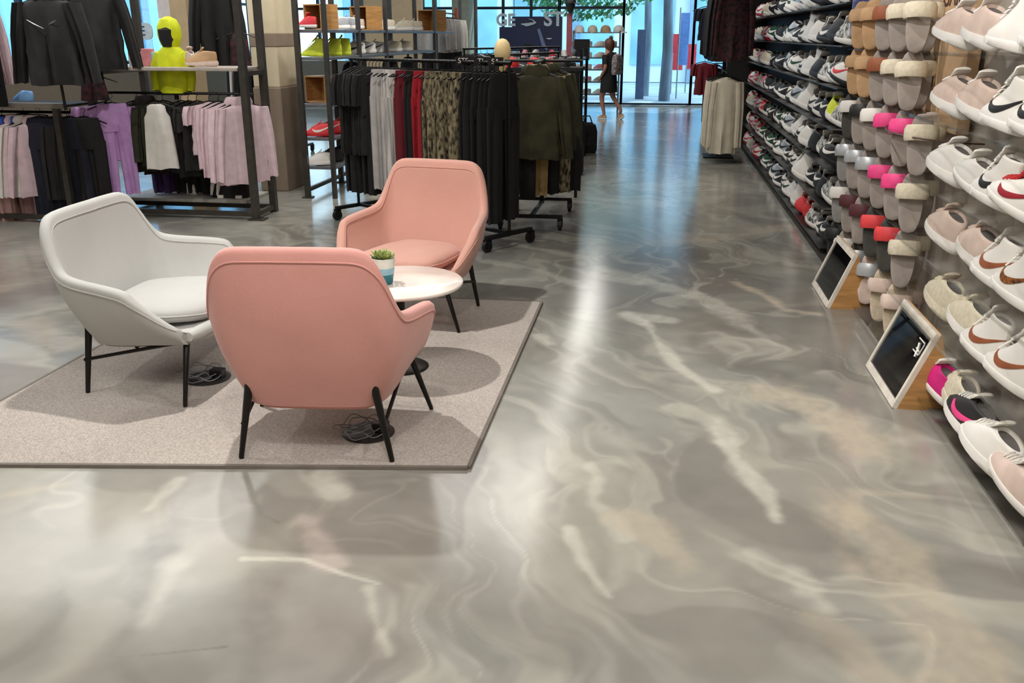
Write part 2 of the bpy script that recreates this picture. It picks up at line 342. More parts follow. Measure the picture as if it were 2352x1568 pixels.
t2 = at_y(1490, 0, 26.5); tree(t2.x, 26.5, 4.5, .10, (2.3, .5, 3.0, 1.3, 1500), 'thinner street tree behind and left of the grey trunk', 2)
def post(px, y, h, w_, col, label):
    p = at_y(px, 0, y); root = MB().box(-w_, w_, -w_, w_, 0, h).build('bollard_post', M('post_' + label[:5], col, .5), smooth=False, loc=(p.x, y, -.02)); tag(root, label, 'post')
post(1478, 25.2, 1.75, .11, (84, 104, 140), 'square slate blue post outside, left of the tree trunk')
def banner(px, py, y, w_, h, col, label):
    p = at_y(px, py, y); root = empty('street_flag', (p.x, y, 0)); tag(root, label, 'banner', 'banners on poles outside')
    MB().tube([(0, 0, -.02), (0, 0, p.z + h * .6)], .02, 6).build('pole', GREYST, root)
    b = MB(); r0 = []; 
    for k in range(7):
        z = p.z - h / 2 + h * k / 6; r0.append([(0, -.005, z), (w_ * .5, -.03 * math.sin(k), z), (w_, .02 * math.sin(k * 1.3), z), (w_, .01 + .02 * math.sin(k * 1.3), z), (0, .005, z)])
    b.loft(r0).build('banner', col, root)
RED = M('signal_red', (205, 52, 62), .5)
banner(1544, 100, 26.8, .26, .5, RED, 'upper red banner on a pole beyond the tree')
banner(1544, 140, 27.5, .3, .5, RED, 'lower red banner on a pole beyond the tree')
banner(1578, 130, 28.2, .26, .7, RED, 'red banner nearest the dark clothes wall')
banner(1560, 90, 25.4, .25, 1.3, M('blue_cloth', (96, 130, 190), .6), 'tall blue flag on a pole just outside the doors')

# ------------------------------------------------------------------ RUG
def rug():
    pts = [(-.655, 3.115), (-.655, 5.44), (-2.9, 5.40), (-2.9, 2.80)]
    b = MB(); b.add([(x, y, z) for z in (.001, .012) for x, y in pts], [(3, 2, 1, 0), (4, 5, 6, 7), (0, 1, 5, 4), (1, 2, 6, 5), (2, 3, 7, 6), (3, 0, 4, 7)])
    m = bpy.data.materials.new('rug_weave'); m.use_nodes = True; nt = m.node_tree; p = nt.nodes['Principled BSDF']; p.inputs['Roughness'].default_value = .95
    tc = nt.nodes.new('ShaderNodeTexCoord'); n = nt.nodes.new('ShaderNodeTexNoise'); n.inputs['Scale'].default_value = 130; n.inputs['Detail'].default_value = 3
    n3 = nt.nodes.new('ShaderNodeTexNoise'); n3.inputs['Scale'].default_value = 2
    ck = nt.nodes.new('ShaderNodeTexChecker'); ck.inputs['Scale'].default_value = 130
    ck.inputs['Color1'].default_value = (*lin((176, 166, 158)), 1); ck.inputs['Color2'].default_value = (*lin((160, 151, 143)), 1)
    rp = nt.nodes.new('ShaderNodeValToRGB'); rp.color_ramp.elements[0].color = (*lin((132, 124, 118)), 1); rp.color_ramp.elements[1].color = (*lin((196, 186, 176)), 1)
    rp.color_ramp.elements[0].position = .3; rp.color_ramp.elements[1].position = .7
    mx = nt.nodes.new('ShaderNodeMix'); mx.data_type = 'RGBA'; mx.inputs[0].default_value = .6
    for s in (n, ck, n3): nt.links.new(tc.outputs['Object'], s.inputs['Vector'])
    nt.links.new(n.outputs[0], rp.inputs[0]); nt.links.new(ck.outputs[0], mx.inputs[6]); nt.links.new(rp.outputs[0], mx.inputs[7]); nt.links.new(mx.outputs[2], p.inputs['Base Color'])
    bp = nt.nodes.new('ShaderNodeBump'); bp.inputs['Strength'].default_value = .4; bp.inputs['Distance'].default_value = .004
    nt.links.new(n.outputs[0], bp.inputs['Height']); nt.links.new(bp.outputs[0], p.inputs['Normal'])
    o = b.build('rug', m, smooth=False); tag(o, 'light taupe woven rug under the three lounge chairs', 'rug')
    e = MB()
    for k in range(4):
        A = Vector((*pts[k], 0)); B = Vector((*pts[(k + 1) % 4], 0)); d = (B - A).normalized(); ang = math.atan2(d.y, d.x); L = (B - A).length
        e.box(0, L, -.012, 0.004, .001, .014, Matrix.Translation(A) @ Matrix.Rotation(ang, 4, 'Z'))
    e.build('edge_binding', M('rug_binding', (112, 104, 96), .8), o, smooth=False)["label"] = 'darker binding along the rug edge'
rug()

# ------------------------------------------------------------------ LOUNGE CHAIRS
def catmull(P, n):
    P = [Vector(p) for p in P]; out = []
    for i in range(len(P) - 1):
        p0 = P[max(i - 1, 0)]; p1 = P[i]; p2 = P[i + 1]; p3 = P[min(i + 2, len(P) - 1)]
        for k in range(n):
            t = k / n; out.append(.5 * ((2 * p1) + (p2 - p0) * t + (2 * p0 - 5 * p1 + 4 * p2 - p3) * t * t + (3 * p1 - p0 - 3 * p2 + p3) * t ** 3))
    out.append(P[-1]); return out
TOP = [(0, -.385, .862), (.13, -.385, .862), (.235, -.378, .855), (.285, -.365, .815), (.312, -.34, .745), (.332, -.305, .665), (.348, -.26, .605), (.368, -.18, .582), (.395, -.05, .568), (.415, .06, .55), (.41, .105, .51), (.375, .18, .42), (.345, .255, .345)]
BOT = [(0, -.245, .245), (.09, -.245, .245), (.165, -.24, .245), (.205, -.23, .245), (.23, -.215, .248), (.247, -.19, .25), (.262, -.14, .255), (.275, -.07, .262), (.287, .02, .272), (.295, .10, .28), (.30, .15, .285), (.305, .21, .292), (.31, .265, .30)]
def chair(name, label, fabric, loc, rz, WX=1.0, HZ_=1.0):
    TOP = [(x * WX, y, .3 + (z - .3) * HZ_) for x, y, z in globals()['TOP']]; BOT = [(x * WX, y, z) for x, y, z in globals()['BOT']]
    root = empty(name, loc, rz); tag(root, label, 'lounge chair')
    N = 3; T = catmull(TOP, N); B = catmull(BOT, N)
    T = [Vector((-p.x, p.y, p.z)) for p in T[:0:-1]] + T; B = [Vector((-p.x, p.y, p.z)) for p in B[:0:-1]] + B
    n = len(T); C0 = Vector((0, .05, 0)); nv = 12; th = .024
    def surf(i, t):
        p = B[i].lerp(T[i], t); out = Vector((p.x, p.y - .15, 0)).normalized()
        return p + out * (.035 * math.sin(math.pi * t) * (1 - .5 * abs(i / (n - 1) * 2 - 1)))
    def nor(i, t):
        a = surf(min(i + 1, n - 1), t) - surf(max(i - 1, 0), t); c = surf(i, min(t + .05, 1)) - surf(i, max(t - .05, 0)); m = a.cross(c)
        m = m.normalized() if m.length > 1e-6 else Vector((0, -1, 0))
        o = Vector((surf(i, t).x, surf(i, t).y - .1, 0)); return m if m.dot(o) > 0 else -m
    b = MB(); prof = []
    for i in range(n):
        ring = []
        for k in range(nv + 1): t = k / nv; ring.append(surf(i, t) + nor(i, t) * th)
        nt_ = nor(i, 1); tp = surf(i, 1); upd = (surf(i, 1) - surf(i, .92)).normalized()
        for a in (45, 90, 135): ring.append(tp + nt_ * th * math.cos(R(a)) + upd * th * .9 * math.sin(R(a)))
        for k in range(nv, -1, -1): t = k / nv; ring.append(surf(i, t) - nor(i, t) * th)
        prof.append(ring)
    b.loft(prof, cap=True)
    # cap rounding at the arm fronts comes from the subdivision below
    sh = b.build('shell', fabric, root, angle=80)
    # seam welt running round just below the rim, outside
    s = MB(); s.tube([surf(i, .955) + nor(i, .955) * (th + .001) for i in range(1, n - 1)], .004, 6); s.tube([surf(i, .955) - nor(i, .955) * (th + .0005) for i in range(2, n - 2)], .0025, 6)
    s.build('seam_piping', fabric, sh)
    # seat pan under the cushion
    o = MB(); rings = []
    for (z, k, dy) in ((-.012, .86, 0), (-.03, .97, 0), (0, 1.0, 0), (.035, 1.0, .0)):
        rings.append([Vector((p.x * k, (p.y - .02) * k + .02, p.z + z)) for p in B] + [Vector((x * .29 * k * WX, (.285 + .02 * (1 - x * x)) * k, .30 + z - .01)) for x in (.66, .33, 0, -.33, -.66)])
    rings = [rings[0], rings[1], rings[2], rings[3]]
    o.loft(rings).build('seat_base', fabric, root, angle=60)
    # front lip
    l = MB(); l.tube([(x * .325 * WX, .275 + .022 * (1 - x * x), .318 - .012 * (1 - x * x)) for x in np.linspace(-1, 1, 13)], [.022] + [.030] * 11 + [.022], 12); l.build('front_rail', fabric, root)
    # cushion: puffy loft with a welt
    c = MB(); prof = [(.80, .335), (.95, .342), (1.0, .365), (1.0, .385), (.95, .405), (.8, .418), (.5, .427), (.15, .43)]
    def oc(k, z, m=36):
        r_ = []
        for j in range(m):
            a = 2 * math.pi * j / m; ca, sa = math.cos(a), math.sin(a)
            x = .262 * k * math.copysign(abs(ca) ** .45, ca); y = .03 + .262 * k * math.copysign(abs(sa) ** .5, sa)
            x *= (.92 + .08 * (y + .25) / .5) * WX; r_.append((x, y, z + .008 * math.sin(3 * a) * k))
        return r_
    c.loft([oc(k, z) for k, z in prof]); cu = c.build('seat_cushion', fabric, root, angle=80)
    w_ = MB(); w_.tube([Vector(p) for p in oc(1.008, .375)] + [Vector(oc(1.008, .375)[0])], .0045, 6); w_.build('cushion_piping', fabric, cu)
    # legs and rails
    LEG = M('leg_black', (22, 20, 19), .35, .4)
    for s_ in (-1, 1):
        l = MB(); l.tube([(s_ * WX * .30, -.27, .011), (s_ * WX * .30, -.27, .02), (s_ * WX * .248, -.262, .30), (s_ * WX * .238, -.268, .375), (s_ * WX * .236, -.268, .38)], [.010, .0105, .0165, .0155, .006], 10)
        l.build('leg', LEG, root)
        l = MB(); l.tube([(s_ * WX * .385, .26, .011), (s_ * WX * .384, .26, .02), (s_ * WX * .296, .245, .285), (s_ * WX * .292, .24, .30)], [.009, .0095, .0155, .012], 10)
        l.build('leg', LEG, root)
        MB().tube([(s_ * WX * .277, -.28, .165), (s_ * WX * .285, 0, .228), (s_ * WX * .297, .25, .285)], .0085, 8).build('side_rail', LEG, root)
    MB().tube([(-.27 * WX, -.02, .235), (.27 * WX, -.02, .235)], .009, 8).build('cross_rail', LEG, root)
    return root
PINK = M('pink_wool', (206, 146, 137), .9, vary=.04, scale=4, bump=.35, sheen=.25)
PEACH = M('peach_wool', (196, 146, 131), .9, vary=.03, scale=4, bump=.35, sheen=.25)
GREYW = M('white_wool', (178, 177, 173), .9, vary=.03, scale=4, bump=.35, sheen=.2)
chair('lounge_chair', 'dusty pink lounge chair seen from behind, nearest the camera', PINK, (-1.285, 3.35, 0), R(6.0), 1.0, 1.02)
chair('lounge_chair', 'pale grey-white lounge chair facing right with loose seat cushion', GREYW, (-2.31, 3.99, 0), R(-88), 1.28, .93)
chair('lounge_chair', 'peach lounge chair facing the camera behind the marble table', PEACH, (-1.37, 5.07, 0), R(170))

# ------------------------------------------------------------------ TABLE, PLANT, CABLE BOXES
def table():
    root = empty('coffee_table', (-1.20, 4.16, 0)); tag(root, 'round white marble side table between the chairs', 'table')
    MAR = M('white_marble', (226, 214, 204), .22, vary=.08, scale=5, rgb2=(236, 228, 220), coat=.3)
    MB().lathe([(.285, .436), (.305, .440), (.312, .448), (.312, .456), (.308, .460), (.1, .4605)], 56).build('table_top', MAR, root, angle=60)
    MB().tube([(0, 0, .02), (0, 0, .437)], .022, 14).build('pedestal', BLACK, root)
    MB().lathe([(.13, .012), (.13, .018), (.12, .024), (.03, .03)], 40).build('base', BLACK, root)
    MB().lathe([(.1, .425), (.12, .436)], 24).build('mounting_plate', M('walnut', (96, 52, 36), .5), root)
table()
def plant():
    root = empty('potted_succulent', (-1.262, 4.10, .4612)); tag(root, 'green succulent in a white to teal pot on the marble table', 'potted plant')
    b = MB(); b.lathe([(.042, 0), (.045, .004), (.052, .05)], 32); b.mi = 1; b.lathe([(.052, .05), (.056, .082)], 32); b.mi = 2; b.lathe([(.056, .082), (.0605, .125), (.0605, .128), (.054, .128), (.052, .105)], 32)
    b.build('pot', [M('teal_glaze', (22, 104, 116), .3), M('sky_glaze', (134, 178, 194), .35), M('cream_glaze', (208, 212, 202), .4)], root, angle=60)
    MB().lathe([(.053, .104), (.01, .112)], 20).build('soil', M('soil', (50, 40, 30), .9), root)
    r_ = random.Random(3); 
    for rosette in ((-.018, .005), (.022, -.01), (.0, .025)):
        for k in range(15):
            a = k * 2.4 + rosette[0] * 50; el = .35 + .06 * k; Ln = .062 - .0016 * k; d = Vector((math.cos(a) * math.cos(el), math.sin(a) * math.cos(el), math.sin(el)))
            s_ = Vector((-math.sin(a), math.cos(a), 0)); up = d.cross(s_) * -1; p = Vector((rosette[0], rosette[1], .112)); rings = []
            for t, w_ in ((0, .006), (.35, .0125), (.7, .0115), (.9, .006), (1, .001)):
                c = p + d * Ln * t + Vector((0, 0, .012 * t * t)); rings.append([c + s_ * w_, c + up * w_ * .35, c - s_ * w_, c - up * w_ * .35])
            MB().loft(rings).build('leaf', M('succulent_green', (146, 160, 92), .5, vary=.3, scale=30), root)
plant()
def cables(x, y, label, seed):
    root = empty('floor_socket', (x, y, .0125)); tag(root, label, 'floor socket')
    MB().lathe([(.11, .0), (.11, .004), (.10, .008), (.02, .008)], 28).build('cover', M('dark_plate', (52, 50, 50), .4, .4), root)
    bevel(MB().box(.02, .085, -.02, .03, .008, .05).build('plug', M('black_plastic', (16, 16, 18), .4), root, smooth=False))
    r_ = random.Random(seed); b = MB(); pts = []
    for k in range(60):
        a = k * .42; rr = .085 + .03 * math.sin(k * .7) ; pts.append((math.cos(a) * rr - .03, math.sin(a) * rr * .8 - .02, .016 + .05 * abs(math.sin(k * .37)) * (k % 7) / 7))
    b.tube(catmull(pts, 3), .0022, 5).build('cable', M('grey_cable', (120, 122, 126), .4), root)
cables(-1.13, 3.36, 'floor socket with coiled grey cable under the pink chair', 1)
cables(-2.10, 3.86, 'floor socket with coiled grey cable under the white chair', 2)

# ------------------------------------------------------------------ SHOES
def wt(t, e=.42): return (max(math.sin(math.pi * min(max(t, .0), 1)), 0) ** e) * (.80 + .20 * t)
def ring(zh, zt, y0, y1, hw, n=24):
    out = []
    for k in range(n):
        a = 2 * math.pi * k / n; t = (1 - math.cos(a)) / 2; x = wt(t) * hw * (1 if a < math.pi else -1)
        if k == 0 or k == n // 2: x = 0
        out.append((x, y0 + (y1 - y0) * t, zh + (zt - zh) * t))
    return out
KINDS = {
    'low': dict(sole=[(0, .008, .01, .275, .040), (.006, .010, .002, .286, .044), (.028, .026, 0, .288, .0455), (.032, .030, .004, .284, .044)],
                up=[(.030, .029, .006, .282, .042), (.045, .046, .003, .274, .0425), (.062, .064, .002, .240, .040), (.080, .085, .004, .200, .036), (.096, .102, .007, .165, .032), (.104, .112, .012, .135, .030)], tz=.142, mk=1.0),
    'high': dict(sole=[(0, .006, .008, .276, .041), (.006, .008, .002, .287, .045), (.032, .028, 0, .289, .0465), (.036, .032, .004, .285, .045)],
                 up=[(.034, .030, .006, .283, .043), (.055, .050, .003, .274, .043), (.080, .075, .002, .235, .040), (.110, .115, .006, .180, .035), (.140, .150, .012, .140, .033), (.172, .178, .006, .125, .034), (.178, .184, .010, .120, .032)], tz=.215, mk=1.25),
    'chunky': dict(sole=[(0, .012, .012, .275, .042), (.008, .012, -.004, .288, .049), (.030, .022, -.010, .292, .050), (.050, .034, -.004, .289, .047)],
                   up=[(.048, .033, .004, .284, .045), (.062, .052, .002, .276, .045), (.082, .078, .001, .240, .042), (.100, .104, .002, .200, .037), (.116, .124, .004, .165, .034), (.124, .134, .012, .135, .031)], tz=.160, mk=1.12)}
def shoe_meshes(kind):
    K = KINDS[kind]; up = K['up']; D = {}
    b = MB(); b.loft([ring(*r) for r in K['sole']]); D['sole'] = b.mesh(kind + '_sole', WHITE, angle=50)
    b = MB(); last = up[-1]; rings = [ring(*r) for r in up]
    zi = last[0] - .002; rings += [ring(last[0] + .002, last[1] + .002, last[2] + .008, last[3] - .006, last[4] * .82), ring(last[0] - .012, last[1] - .012, last[2] + .014, last[3] - .01, last[4] * .68)]
    b.loft(rings, cap=False); D['upper'] = b.mesh(kind + '_upper', WHITE, angle=60)
    b = MB(); b.loft([ring(last[0] - .010, last[1] - .010, last[2] + .013, last[3] - .009, last[4] * .70), ring(up[1][0] + .01, up[1][1] + .01, last[2] + .022, last[3], last[4] * .6)]); D['lining'] = b.mesh(kind + '_lining', WHITE)
    # tongue
    yc, zc = last[3], last[1]; b = MB(); b.loft([[(x * .026 * k, yc + dy, z + .004 * (1 - x * x)) for x in (-1, -.5, 0, .5, 1)] + [(x * .026 * k, yc + dy - .007, z - .004) for x in (1, .5, 0, -.5, -1)] for (dy, z, k) in ((.045, up[-3][1] + .003, .7), (.015, zc - .004, .85), (-.006, zc + .014, 1), (-.016, K['tz'], 1.05), (-.018, K['tz'] + .004, .8))]); D['tongue'] = b.mesh(kind + '_tongue', WHITE, angle=70)
    # laces across the instep
    b = MB(); A = Vector((0, up[-1][3] + .006, up[-1][1] - .004)); B_ = Vector((0, up[2][3] - .012, up[2][1] + .010))
    for k in range(5):
        p = A.lerp(B_, (k + .3) / 5); h = .022 - .001 * k
        b.tube([(-h, p.y, p.z - .003), (-h * .4, p.y - .002, p.z + .008), (h * .4, p.y + .002, p.z + .008), (h, p.y, p.z - .003)], .0032, 5)
    D['laces'] = b.mesh(kind + '_laces', WHITE)
    # side check mark and heel tab
    def hwid(y, z):
        for lo, hi in zip(up[:-1], up[1:]):
            if z <= hi[0] or hi is up[-1]:
                f = min(max((z - lo[0]) / (hi[0] - lo[0]), 0), 1); y0 = lo[2] + (hi[2] - lo[2]) * f; y1 = lo[3] + (hi[3] - lo[3]) * f; hw = lo[4] + (hi[4] - lo[4]) * f
                return hw * wt(min(max((y - y0) / (y1 - y0), .02), .98))
        return .03
    bo = catmull([(0, .012, .098), (0, .05, .080), (0, .10, .058), (0, .15, .043), (0, .19, .047), (0, .212, .070)], 3)
    to = catmull([(0, .012, .101), (0, .05, .089), (0, .10, .073), (0, .15, .063), (0, .182, .062), (0, .212, .072)], 3)
    b = MB(); k = K['mk']
    for s_ in (-1, 1):
        f = lambda p, o: (s_ * (hwid(p.y, p.z * k) + o), p.y, p.z * k)
        b.loft([[f(a, .0016), f(a.lerp(c, .5), .003), f(c, .0016), f(c, -.002), f(a, -.002)] for a, c in zip(bo, to)])
    D['side_mark'] = b.mesh(kind + '_mark', WHITE)
    z1 = up[-1][0]; b = MB(); b.loft([[(x * .012, last[2] - .003 + .006 * x * x - (.0 if dz < z1 * .8 else 0), dz) for x in (-1, -.5, 0, .5, 1)] + [(x * .012, last[2] + .012, dz) for x in (1, 0, -1)] for dz in (z1 * .72, z1 * .85, z1 - .004)]); D['heel_tab'] = b.mesh(kind + '_tab', WHITE)
    return D
SM = {k: shoe_meshes(k) for k in KINDS}
C = {'white': WHITE, 'black': M('shoe_black', (30, 28, 28), .5), 'blush': M('shoe_blush', (216, 194, 182), .7), 'cream': M('shoe_cream', (216, 206, 184), .75, vary=.08, scale=60),
     'grey': M('shoe_grey', (150, 148, 146), .7), 'magenta': M('shoe_magenta', (206, 30, 122), .6), 'red': M('shoe_red', (198, 34, 40), .55), 'brown': M('shoe_brown', (150, 84, 50), .6),
     'leopard': M('shoe_leopard', (170, 100, 30), .6, scale=60, rgb2=(60, 30, 10)), 'lime': M('shoe_lime', (212, 224, 60), .6), 'lining': M('shoe_lining', (96, 92, 90), .9), 'darkred': M('shoe_darkred', (150, 24, 40), .6),
     'navy': M('shoe_navy', (34, 40, 70), .6), 'green': M('shoe_green', (24, 70, 48), .6), 'pink': M('shoe_pink', (236, 150, 160), .6), 'tan': M('shoe_tan', (196, 158, 118), .7), 'gum': M('shoe_gum', (170, 120, 70), .6), 'coral': M('shoe_coral', (226, 66, 70), .55),
     'silver': M('shoe_silver', (186, 190, 194), .35, .3), 'beige': M('shoe_beige', (206, 190, 166), .8, vary=.1, scale=50), 'zebra': M('shoe_blackwhite', (20, 20, 20), .6, scale=40, rgb2=(230, 230, 225)), 'hot': M('shoe_hotpink', (240, 70, 140), .55),
     'stone': M('slide_stone', (160, 150, 143), .8), 'maroon': M('slide_maroon', (84, 34, 42), .6), 'graphite': M('slide_graphite', (70, 68, 64), .7)}
def shoe(kind, loc, rz, up, sole, mark, label, group, parts=6, tilt=0.0, scale=1.0, lace=None, tab=None, cat='shoe', name='sneaker'):
    D = SM[kind]; o = put(name, D['upper'], None, loc, (tilt, 0, rz), scale, C[up]); tag(o, label, cat, group)
    put('sole', D['sole'], o, mat=C[sole])
    if parts > 2: put('tongue', D['tongue'], o, mat=C[lace or up])
    if parts > 1: put('lining', D['lining'], o, mat=C['lining'])
    if mark: put('side_mark', D['side_mark'], o, mat=C[mark])
    if parts > 3: put('laces', D['laces'], o, mat=C[lace or 'white'])
    if parts > 4: put('heel_tab', D['heel_tab'], o, mat=C[tab or up])
    return o
def slide_meshes():
    b = MB(); n = 24
    def rr(yy, k):
        out = []
        for j in range(n):
            a = 2 * math.pi * j / n; t = (1 - math.cos(a)) / 2; x = (max(math.sin(math.pi * t), 0) ** .27) * (.90 + .10 * t) * .056 * k * (1 if a < math.pi else -1)
            if j in (0, n // 2): x = 0
            out.append((x, yy + .012 * math.sin(math.pi * t) ** 2, (.5 + (t - .5) * k) * .275))
        return out
    b.loft([rr(.03, .93), rr(.024, 1), rr(.004, 1), rr(0, .96)]); foot = b.mesh('slide_footbed', WHITE, angle=50)
    b = MB(); rings = []
    for k in range(13):
        a = math.pi * k / 12; cx = -math.cos(a) * .060; cy = -math.sin(a) ** .7 * .050 + .012
        nx = -math.cos(a); nyy = -math.sin(a)
        rings.append([(cx + nx * o, cy + nyy * o * .8, z) for z, o in ((.155, 0), (.152, .006), (.165, .013), (.205, .014), (.222, .007), (.22, 0), (.2, -.001), (.17, -.001))])
    b.loft(rings); strap = b.mesh('slide_strap', WHITE, angle=60); return foot, strap
FOOT, STRAP = slide_meshes()
def slide(loc, rz, bed, strap, label, scale=1.12, tilt=R(-12)):
    o = put('slide_sandal', FOOT, None, loc, (tilt, 0, rz), scale, C[bed]); tag(o, label, 'sandal', 'slides displayed upright on the shoe wall')
    s = put('strap', STRAP, o, mat=C[strap]); s['label'] = {'hot': 'hot pink', 'cream': 'cream padded', 'silver': 'silver grey', 'blush': 'blush padded', 'coral': 'coral pink', 'maroon': 'dark maroon', 'beige': 'beige', 'brown': 'dark brown', 'tan': 'tan', 'white': 'white', 'black': 'black'}.get(strap, strap) + ' strap'
    return o
XS = 1.345
ROWZ = [.065 + .293 * k for k in range(8)]
RN = ['lowest', 'second', 'third', 'fourth', 'fifth', 'sixth', 'seventh', 'eighth']
# shelves: clear acrylic strips in the light bay
REST = MB().box(-.05, .05, .03, .27, -.004, -.001).mesh('shoe_rest', ACRYL, False); SHELF = {}
for r in range(6):
    if r == 0: spans = [(2.75, 4.05), (4.15, 5.45)]
    else: spans = [(2.75, 4.78)]
    for si, (y0, y1) in enumerate(spans):
        o = empty('acrylic_shelf', (XS - .12, 0, ROWZ[r] - .006)); tag(o, 'clear acrylic shoe shelf, %s row from the floor%s' % (RN[r], '' if r or si == 0 else ', far piece'), 'shelf', 'clear acrylic shoe shelves')
        MB().box(.0, .335, y0, y1, -.006, 0).build('shelf_plate', ACRYL, o, smooth=False)
        MB().box(-.003, 0, y0, y1, -.01, .006).build('front_lip', ACRYL, o, smooth=False); SHELF[r] = SHELF.get(r) or o
near = [
 # row, Y, kind, upper, sole, mark, lace, label, rz
 (0, 3.86, 'low', 'magenta', 'white', None, 'white', 'magenta and white running shoe with lime toe beside the large mirror stand', 6),
 (0, 3.66, 'chunky', 'cream', 'cream', None, 'cream', 'cream knitted running shoe on the lowest shelf', -4),
 (0, 3.40, 'chunky', 'black', 'white', 'hot', 'white', 'pink and black trainer with white sole on the lowest shelf', 8),
 (0, 3.13, 'chunky', 'white', 'white', None, 'white', 'bulky white trainer on the lowest shelf, near the frame edge', 10),
 (0, 2.87, 'low', 'blush', 'white', None, 'white', 'blush trainer cut by the right frame edge on the lowest shelf', 6),
 (1, 4.14, 'chunky', 'cream', 'cream', None, 'cream', 'cream runner above the mirror stand, farther of two', 4),
 (1, 3.79, 'chunky', 'cream', 'white', None, 'cream', 'cream runner above the mirror stand, nearer of two', 0),
 (1, 3.53, 'high', 'white', 'white', 'brown', 'white', 'white high-top with brown check mark, second shelf, farther', 14),
 (1, 3.24, 'high', 'white', 'white', 'brown', 'white', 'white high-top with brown check mark, second shelf, nearer', 12),
 (2, 4.28, 'chunky', 'blush', 'white', None, 'blush', 'blush knit runner with white sole, third shelf, farther', 4),
 (2, 3.88, 'chunky', 'blush', 'white', None, 'blush', 'blush knit runner with pink streak, third shelf, nearer', 2),
 (2, 3.58, 'high', 'white', 'white', 'brown', 'white', 'white high-top with rust check mark on the third shelf', 14),
 (2, 3.34, 'high', 'white', 'white', 'leopard', 'white', 'white high-top with leopard check mark on the third shelf', 12),
 (3, 4.32, 'chunky', 'white', 'white', None, 'white', 'white quilted trainer on the fourth shelf, farther', 6),
 (3, 4.02, 'low', 'white', 'white', None, 'white', 'plain white low trainer on the fourth shelf', 0),
 (3, 3.72, 'high', 'white', 'white', 'black', 'white', 'white high-top with black check mark on the fourth shelf', 14),
 (3, 3.44, 'low', 'white', 'white', 'darkred', 'red', 'white trainer with dark red mark at the right frame edge', 14),
 (4, 4.42, 'chunky', 'blush', 'white', None, 'white', 'blush and white runner on the fifth shelf, farther of a pair', 8),
 (4, 4.14, 'chunky', 'blush', 'white', None, 'white', 'blush and white runner on the fifth shelf, nearer of a pair', 2),
 (4, 3.72, 'high', 'white', 'white', 'black', 'white', 'white high-top with black check mark on the fifth shelf', 14),
 (4, 3.45, 'high', 'white', 'white', 'black', 'white', 'white high-top with black mark at the frame edge, fifth shelf', 12),
 (5, 4.50, 'chunky', 'blush', 'white', None, 'white', 'blush and white runner on the top shelf, farther of a pair', 10),
 (5, 4.20, 'chunky', 'blush', 'white', None, 'white', 'blush and white runner on the top shelf, nearer of a pair', 0),
 (5, 3.78, 'high', 'white', 'white', None, 'white', 'plain white high-top on the top shelf', 14),
 (5, 3.50, 'high', 'white', 'white', None, 'white', 'plain white high-top on the top shelf at the frame edge', 12)]
for (r, y, kind, up, so, mk, lc, lab, a) in near:
    sc = (1.38, 1.2, 1.22) if kind != 'high' else 1.12; tl = 13 if kind != 'high' else 7
    rest = put('shoe_rest', REST, SHELF[r], (XS - .12 + .155 - (XS - .12) + (0.0), y, .0), (R(tl), 0, 0), 1.0)
    rest.location = (.155, y, .0)
    o = shoe(kind, (XS + (.035 if r else -.02) + random.uniform(-.008, .008), y, ROWZ[r] - .004), R((a + 3 if kind != 'high' else a - 2) + random.uniform(-3, 3)), up, so, mk, lab, 'shoes on the clear acrylic shelves', 6, scale=sc, tilt=R(tl), lace=lc, tab={'low': 'pink'}.get(kind) if up in ('magenta',) else None)
    if kind == 'high' and mk == 'black':
        for s_ in (-.008, .008): MB().lathe([(.004, 0), (.004, .0015)], 10).build('heel_dot', C['black'], o).location = (s_, -.001, .15); 
# slides block, columns going away along the wall
colY = [4.86, 5.20, 5.56, 5.92, 6.28, 6.62]
bedc = {0: ['cream', 'cream', 'blush', 'graphite', 'stone', 'black'], 1: ['stone', 'graphite', 'graphite', 'stone', 'stone', 'grey'], 2: ['stone', 'stone', 'stone', 'stone', 'stone', 'grey'], 3: ['stone', 'stone', 'stone', 'stone', 'stone', 'graphite'],
        4: ['stone', 'stone', 'stone', 'stone', 'tan', 'tan'], 5: ['stone', 'stone', 'stone', 'stone', 'tan', 'tan']}
strc = {0: ['blush', 'blush', 'silver', 'silver', 'white', 'black'], 1: ['cream', 'coral', 'coral', 'maroon', 'maroon', 'white'], 2: ['cream', 'hot', 'hot', 'silver', 'silver', 'silver'], 3: ['cream', 'hot', 'hot', 'white', 'black', 'white'],
        4: ['cream', 'cream', 'cream', 'brown', 'tan', 'tan'], 5: ['cream', 'cream', 'cream', 'brown', 'tan', 'tan']}
for r in range(6):
    o = empty('acrylic_shelf', (XS - .10, 0, ROWZ[r] - .02)); tag(o, 'clear acrylic ledge under the slides, %s row from the floor' % RN[r], 'shelf', 'clear ledges under the slides')
    MB().box(.05, .305, 4.82 if r else 5.5, 6.9, -.006, 0).build('shelf_plate', ACRYL, o, smooth=False)
    for c_, y in enumerate(colY):
        if r == 0 and c_ < 0: continue
        if r >= 4 and c_ == 0: continue
        for pair in (0, 1):
            yy = y + pair * .15 - (.02 if pair else 0); xx = XS + .02 + (.03 if pair else -.05)
            slide((xx, yy, ROWZ[r] - .018 + (.0 if r else .0)), R(-12 + random.uniform(-4, 4)), bedc[r][c_] if bedc[r][c_] != 'cream' else 'beige', strc[r][c_],
                  '%s slide with %s strap, %s row up, %s pair past the trainers%s' % (bedc[r][c_].replace('stone', 'taupe'), strc[r][c_], RN[r], ORD[c_], ', far one' if pair else ', near one'))
